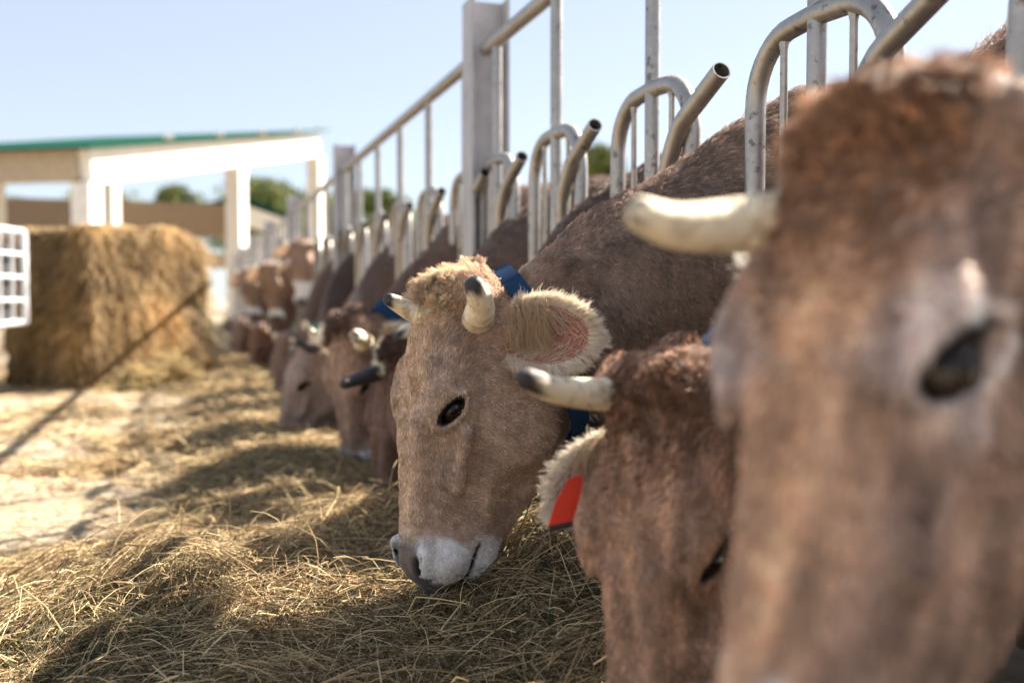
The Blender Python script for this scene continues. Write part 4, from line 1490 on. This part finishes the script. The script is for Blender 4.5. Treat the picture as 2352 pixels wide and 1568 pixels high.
# tall upright stalks
tall = []
for pp in [[(405, 1300, 2.55), (408, 1230, 2.55), (414, 1168, 2.54), (424, 1176, 2.53)], [(527, 1310, 2.3), (529, 1220, 2.3), (528, 1128, 2.3), (532, 1122, 2.3)],
           [(270, 1120, 3.2), (262, 1075, 3.2), (255, 1030, 3.2), (250, 1000, 3.2)], [(30, 1320, 2.1), (60, 1400, 2.0), (110, 1450, 1.9), (180, 1500, 1.8)],
           [(760, 1105, 3.0), (775, 1080, 3.0), (784, 1050, 3.0), (788, 1046, 3.0)], [(600, 1360, 2.1), (640, 1250, 2.15), (780, 1180, 2.2), (800, 1190, 2.2)],
           [(340, 1300, 2.4), (375, 1230, 2.45), (410, 1180, 2.5), (416, 1160, 2.5)], [(845, 1240, 2.4), (835, 1200, 2.4), (850, 1140, 2.4), (885, 1150, 2.35)],
           [(690, 1210, 2.6), (730, 1150, 2.6), (740, 1200, 2.55), (760, 1260, 2.5)], [(1160, 1190, 2.3), (1200, 1235, 2.2), (1240, 1280, 2.15), (1260, 1300, 2.1)]]:
    tall.append(np.array([P(*p) for p in pp]))
tall = np.array(tall)
strands('stalks', hay, tall, .0014, np.tile(np.array([.52, .38, .19]), (len(tall), 1)), M_straw, tip=.6)

# ------------------------------------------------------------------ the bale
bc = G(238, 893, 0.0)
bz = empty('hay_bale', (bc[0] + .02, bc[1] + .62, 0), math.radians(46))
tag(bz, 'large square hay bale with ragged sunlit sides standing on the concrete', 'hay bale')
bn1, bn2 = sin_noise(61, 5), sin_noise(62, 16)
def bale_pts(n, seed):
    """sample points and normals on a rounded ragged block"""
    r = np.random.default_rng(seed)
    hw, hd, ht = .62, .50, 1.36
    face = r.choice(5, n, p=[.36, .08, .31, .08, .17])
    u, v = r.uniform(-1, 1, n), r.uniform(-1, 1, n)
    p = np.zeros((n, 3)); nn = np.zeros((n, 3))
    for f_, (ax_, sg) in enumerate([(1, -1), (0, 1), (0, -1), (1, 1), (2, 1)]):
        k = face == f_
        if ax_ == 1: p[k] = np.column_stack([u[k] * hw, np.full(k.sum(), sg * hd), (v[k] + 1) / 2 * ht])
        if ax_ == 0: p[k] = np.column_stack([np.full(k.sum(), sg * hw), u[k] * hd, (v[k] + 1) / 2 * ht])
        if ax_ == 2: p[k] = np.column_stack([u[k] * hw, v[k] * hd, np.full(k.sum(), ht)])
        nn[k, ax_] = sg
    return p, nn
def bale_disp(p):
    z = p[:, 2]
    return 1 + .05 * bn1(p) + .03 * bn2(p), z
nb_ = 26
vs = []; fs = []
def grid_face(f):
    b = len(vs)
    for i in range(nb_ + 1):
        for j in range(nb_ + 1): vs.append(f(i / nb_ * 2 - 1, j / nb_ * 2 - 1))
    for i in range(nb_):
        for j in range(nb_):
            q = b + i * (nb_ + 1) + j; fs.append((q, q + nb_ + 1, q + nb_ + 2, q + 1))
grid_face(lambda u, v: (u * .62, -.5, (v + 1) / 2 * 1.36)); grid_face(lambda u, v: (.62, u * .5, (v + 1) / 2 * 1.36))
grid_face(lambda u, v: (-.62, -u * .5, (v + 1) / 2 * 1.36)); grid_face(lambda u, v: (-u * .7, .5, (v + 1) / 2 * 1.36)); grid_face(lambda u, v: (u * .62, v * .5, 1.36))
BV = np.array(vs)
def bale_shape(p):
    c = np.array([0, 0, .68]); d = p - c
    sc2 = 1 + .06 * bn1(p * 1.0) + .055 * bn2(p) + .02 * bn2(p * 2.3)
    kk = np.sqrt((d[:, 0] / .7) ** 2 + (d[:, 1] / .5) ** 2 + (d[:, 2] / .68) ** 2)
    sc2 = sc2 * (1 - .05 * sstep(1.2, 1.73, kk))
    o = c + d * sc2[:, None]
    o[:, 2] = np.maximum(o[:, 2], 0)
    return o
M_bale = noise_mat('baled_hay', [(0.35, (.04, .024, .009)), (0.5, (.17, .105, .04)), (0.7, (.40, .28, .12))], scale=9, detail=12, rough=.95, bump=1.0, bscale=40, distortion=1.5, stretch=(1, 1, 2.2), bdist=.06)
np_mesh('packed_block', bale_shape(BV), np.array(fs), M_bale, bz)
bp_, bn_ = bale_pts(17000, 71)
bs = bale_shape(bp_)
r = np.random.default_rng(72); nS = len(bs)
dirs = r.normal(size=(nS, 3)) * np.array([1, 1, .6]); dirs = unit(dirs - bn_ * (dirs * bn_).sum(1, keepdims=True) * .8 + bn_ * .25)
dirs[:, 2] -= .35
Ls = r.uniform(.05, .20, nS)
s = np.linspace(0, 1, 5)[None, :, None]
Xb = bs[:, None, :] + dirs[:, None, :] * s * Ls[:, None, None]
Xb[:, :, 2] = np.maximum(Xb[:, :, 2] - (s[..., 0] ** 2) * Ls[:, None] * .5, .003)
cb = .78 * mixc(np.tile(np.array([.24, .13, .045]), (nS, 1)), np.tile(np.array([.62, .44, .21]), (nS, 1)), r.random(nS)) * np.exp(.55 * bn2(bs) + .4 * bn1(bs))[:, None]  # tint follows the dents: cavity shade put into the stem colour
strands('loose_stems', bz, Xb, .0035, cb, M_straw, tip=.5)
# hanging flakes at the right side and foot of the bale
flk = []
for k in range(2600):
    t = r.random(); 
    a = np.array([.58 + .12 * r.random() + .22 * (1 - t) ** 2, r.uniform(-.5, .3), t * 1.2])
    b = a + np.array([r.normal() * .05 + .02, r.normal() * .05 - .02, -.16 * r.random() - .03])
    flk.append([a, (a * 2 + b) / 3 + r.normal(size=3) * .008, (a + 2 * b) / 3, b])
for k in range(2600):
    xx = r.uniform(-.65, .85); hgt = max(0, .30 * math.exp(-((xx - .05) / .25) ** 2) + .18 * math.exp(-((xx + .35) / .1) ** 2)) * r.random()
    a = np.array([xx, -.55 - .18 * r.random(), hgt + .01]); b = a + r.normal(size=3) * np.array([.08, .06, .03]); b[2] = max(b[2], .004)
    flk.append([a, (a * 2 + b) / 3, (a + 2 * b) / 3, b])
flk = np.array(flk)
strands('ragged_edge', bz, flk, .0045, np.array([.52, .40, .20]) * (.6 + .6 * r.random((len(flk), 1))), M_straw, tip=.5)

# ------------------------------------------------------------------ white mesh crate at the left edge
def cage(cx, cy, w, d, z0, z1, rz, label, nx=6, nz=5):
    root = empty('mesh_crate', (cx, cy, 0), rz)
    tag(root, label, 'crate', 'white mesh crates')
    m = MB()
    for sx in (-1, 1):
        for sy in (-1, 1): m.tube([(sx * w / 2, sy * d / 2, z0), (sx * w / 2, sy * d / 2, z1)], .030, n=8); m.tube([(sx * w / 5, sy * d / 4, 0), (sx * w / 5, sy * d / 4, z0 + .02)], .03, n=8)
    for zz in (z0, z1):
        m.tube([(-w / 2, -d / 2, zz), (w / 2, -d / 2, zz), (w / 2, d / 2, zz), (-w / 2, d / 2, zz), (-w / 2, -d / 2, zz)], .028, n=8)
    m.build('frame', M_cage, root, smooth=True)
    m = MB()
    for sy in (-1, 1):
        for i in range(1, nx): 
            x = -w / 2 + w * i / nx; m.tube([(x, sy * d / 2, z0), (x, sy * d / 2, z1)], .013, n=6)
        for i in range(1, nz):
            zz = z0 + (z1 - z0) * i / nz; m.tube([(-w / 2, sy * d / 2, zz), (w / 2, sy * d / 2, zz)], .015, n=6)
    for sx in (-1, 1):
        for i in range(1, nx):
            y = -d / 2 + d * i / nx; m.tube([(sx * w / 2, y, z0), (sx * w / 2, y, z1)], .013, n=6)
        for i in range(1, nz):
            zz = z0 + (z1 - z0) * i / nz; m.tube([(sx * w / 2, -d / 2, zz), (sx * w / 2, d / 2, zz)], .015, n=6)
    m.build('mesh_sides', M_cage, root, smooth=True)
    m = MB(); m.box((-w / 2 + .05, -d / 2 + .05, z0), (w / 2 - .05, d / 2 - .05, z0 + (z1 - z0) * .86))
    m.build('tub', M_dark, root)
    return root
c1 = P(-206, 700, 7.3)
cage(c1[0], c1[1], 1.2, 1.0, .57, 1.28, math.radians(-16), 'white mesh crate with a dark tub on legs at the left edge', nx=5, nz=4)
c2 = P(415, 700, 12.5)
cage(c2[0], c2[1], .50, .5, .35, 1.25, math.radians(-15), 'white mesh crate peeking out behind the right side of the bale', nx=3, nz=4)

# ================================================================== BUILDINGS
def v3(p): return Vector(p)
UP = Vector((0, 0, 1))
def atz(px, z, Zw):
    p = P(px, 784, z); return Vector((p[0], p[1], Zw))
shed = empty('open_shed', tuple(atz(190, 25, 0)))
so = Vector(shed.location)
tag(shed, 'open concrete shed with white sloping front beam and dark green roof edge', 'shed')
c0 = atz(205, 25, 0); c1_ = atz(728, 40, 0)
dR = (c1_ - c0); LR = dR.length; dR.normalize()
dL = Vector((dR.y, -dR.x, 0)) * -1                     # towards the left face
if dL.x > 0: dL = -dL
zc0, zc1 = 4.50, 7.35
def slope(t): return zc0 + (zc1 - zc0) * t
depth = 9.0
def shed_part(name, mat, fn):
    m = MB(); fn(m)
    m.v = [(p[0] - so.x, p[1] - so.y, p[2]) for p in m.v]
    return m.build(name, mat, shed)
for back in (0, 1):
    off = dL * (depth * back)
    def fb(m, off=off):
        n_ = 10
        for i in range(n_):
            a = c0 + off + dR * (LR * i / n_) + UP * (slope(i / n_) - .45); b = c0 + off + dR * (LR * (i + 1) / n_) + UP * (slope((i + 1) / n_) - .45)
            m.beam(a, b, .35, .86)
    shed_part('sloping_beam', M_white, fb)
    for t in (0, .54, 1.0):
        cx_ = c0 + off + dR * (LR * t)
        shed_part('column', M_white, lambda m, cx_=cx_, t=t: m.box((-.26, -.26, 0), (.26, .26, slope(t) - .86), Matrix.Translation(cx_) @ Matrix.Rotation(math.atan2(dR.y, dR.x), 4, 'Z')))
for t in (0, 1.0):
    a = c0 + dR * (LR * t) + dL * .2 + UP * (slope(t) - .42); b = a + dL * (depth - .4)
    shed_part('eave_beam', M_tan, lambda m, a=a, b=b: m.beam(a, b, .3, .78))
def roof(m):
    a = c0 - dL * .5 - dR * .6 + UP * (slope(-.055) + .06); b = c0 - dL * .5 + dR * (LR + .3) + UP * (slope(1.03) + .06)
    cdir = dL * (depth + 1)
    for th in (0,):
        vs_ = [a, b, b + cdir, a + cdir]
        vs_ += [p + UP * .06 for p in vs_]
        m.add(vs_, [(0, 3, 2, 1), (4, 5, 6, 7), (0, 1, 5, 4), (1, 2, 6, 5), (2, 3, 7, 6), (3, 0, 4, 7)])
shed_part('roof', M_green, roof)
for t in (.2, .4, .6, .8, .95):
    a = c0 - dL * .52 + dR * (LR * t) + UP * (slope(t) + .14)
    shed_part('roof_clip', M_white, lambda m, a=a: m.beam(a, a + UP * .12, .25, .10))

for k in range(5):
    a = c0 + dL * (depth * (k + .6) / 5.4) + UP * (slope(0) - .10); b = a + dR * LR + UP * (slope(1) - slope(0))
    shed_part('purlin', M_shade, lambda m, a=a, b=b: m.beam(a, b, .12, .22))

# second shed behind
barn = empty('low_barn', tuple(atz(300, 44, 0)))
bo = Vector(barn.location)
tag(barn, 'low tan barn with a green roof slope behind the open shed', 'barn')
b0, b1 = atz(-120, 42, 0), atz(548, 46, 0)
def barn_part(name, mat, fn):
    m = MB(); fn(m); m.v = [(p[0] - bo.x, p[1] - bo.y, p[2]) for p in m.v]
    return m.build(name, mat, barn)
zt_ = .75 + (688 - 462) / F_PX * 44
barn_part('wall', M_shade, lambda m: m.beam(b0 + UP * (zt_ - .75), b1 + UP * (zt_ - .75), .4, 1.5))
barn_part('lower_beam', M_tan, lambda m: m.beam(b0 + UP * (zt_ - 2.3), b1 + UP * (zt_ - 2.6), .3, .7))
for k in range(7):
    p_ = b0.lerp(b1, k / 6)
    barn_part('column', M_tan, lambda m, p_=p_: m.box((-.28, -.28, 0), (.28, .28, zt_ - 1.5), Matrix.Translation(p_)))
e0 = atz(550, 45, .75 + (688 - 462) / F_PX * 45); e1 = atz(668, 45, .75 + (688 - 508) / F_PX * 45)
barn_part('gable_fascia', M_white, lambda m: m.beam(e0 - UP * .55, e1 - UP * .45, .3, .85))
def rf2(m):
    bk = Vector((-3, 12, 0))
    vs_ = [e0, e1, e1 + bk, e0 + bk]; vs_ += [p + UP * .3 for p in vs_]
    m.add(vs_, [(0, 3, 2, 1), (4, 5, 6, 7), (0, 1, 5, 4), (1, 2, 6, 5), (2, 3, 7, 6), (3, 0, 4, 7)])
barn_part('roof', M_green, rf2)
barn_part('end_column', M_white, lambda m: m.box((-.35, -.3, 0), (.35, .3, 3.6), Matrix.Translation(atz(600, 45, 0))))

# ================================================================== TREES
M_leaf = noise_mat('pine_leaves', [(0.3, (.06, .08, .02)), (0.5, (.13, .16, .04)), (0.7, (.24, .25, .07))], scale=2.5, rough=.8)
M_bark = noise_mat('bark', [(0.3, (.05, .035, .025)), (0.7, (.12, .09, .065))], scale=8, rough=.9, bump=.6)
def make_tree(seed, H=8.0, R_=2.6):
    r = np.random.default_rng(seed)
    root = empty('pine_tree', (0, 0, 0))
    m = MB(); m.tube([(0, 0, 0), (.1, 0, H * .4), (0, .1, H * .93)], .2, n=8, rfun=lambda t: .22 * (1 - t * .9))
    cl = []
    for k in range(16):
        a = r.uniform(0, 6.28); z = H * r.uniform(.35, .94); rr = R_ * (1.05 - z / H) ** .6 * r.uniform(.45, 1.25)
        e = np.array([math.cos(a) * rr, math.sin(a) * rr, z + rr * .25])
        m.tube([(0, 0, z - .2), tuple(e * np.array([.5, .5, 1]) - np.array([0, 0, .05])), tuple(e)], .05, n=5, rfun=lambda t: .07 * (1 - t * .8))
        cl.append((e, R_ * r.uniform(.16, .36)))
        cl.append((e * np.array([.5, .5, 1.0]), R_ * r.uniform(.25, .38)))
    cl.append((np.array([0, 0, H * .95]), R_ * .3))
    m.build('trunk', M_bark, root, smooth=True)
    V_, Q_ = [], []
    for c, rad in cl:
        n_ = 230
        d = unit(r.normal(size=(n_, 3))) * (r.random((n_, 1)) ** .4) * rad * np.array([1, 1, .6]) + c
        t1 = unit(r.normal(size=(n_, 3))); t2 = unit(np.cross(t1, r.normal(size=(n_, 3))))
        sz = r.uniform(.07, .16, (n_, 1))
        b = len(V_) * 0 + sum(len(x) for x in V_)
        V_.append(np.stack([d - t1 * sz, d - t2 * sz * .5, d + t1 * sz, d + t2 * sz * .5], 1).reshape(-1, 3))
        Q_.append(np.arange(n_ * 4).reshape(-1, 4) + b)
    np_mesh('crown', np.vstack(V_), np.vstack(Q_), M_leaf, root, smooth=False)
    return root
tr = [make_tree(1), make_tree(2, 7, 4.6)]
spots = [(405, 400, 60, 'small pine crown showing between the shed columns'), (600, 405, 58, 'wide green pine right of the shed columns'), (560, 425, 64, 'dark pine behind the gable of the low barn'),
         (655, 428, 70, 'pine at the left of the fence rail, behind the green roof'), (880, 410, 52, 'pine seen through the bars left of the tall steel post'), (845, 430, 60, 'second smaller pine seen through the bars left of the tall post'),
         (1372, 300, 48, 'distant pine seen past the open neck bars'), (1340, 380, 70, 'low faint pine behind the neck bars'), (2060, 95, 44, 'blurred pine above the big face'), (240, 425, 66, 'pine behind the first shed column'),
         (90, 455, 75, 'low pine row end at the far left through the shed'), (30, 450, 72, 'low pine at the far left edge through the shed'), (1180, 420, 75, 'faint pine just right of the tall steel post'), (735, 440, 66, 'pine just left of the second post')]
for i, (px, py, z, lab) in enumerate(spots):
    o = tr[i] if i < 2 else copy_tree(tr[i % 2])
    top = P(px, py, z)
    hgt = top[2]; sc3 = hgt / (8.6 if i % 2 == 0 else 7.6)
    o.location = (top[0], top[1], 0); o.scale = (sc3,) * 3; o.rotation_euler = (0, 0, i * 1.3)
    tag(o, lab, 'tree', 'pines behind the farm')
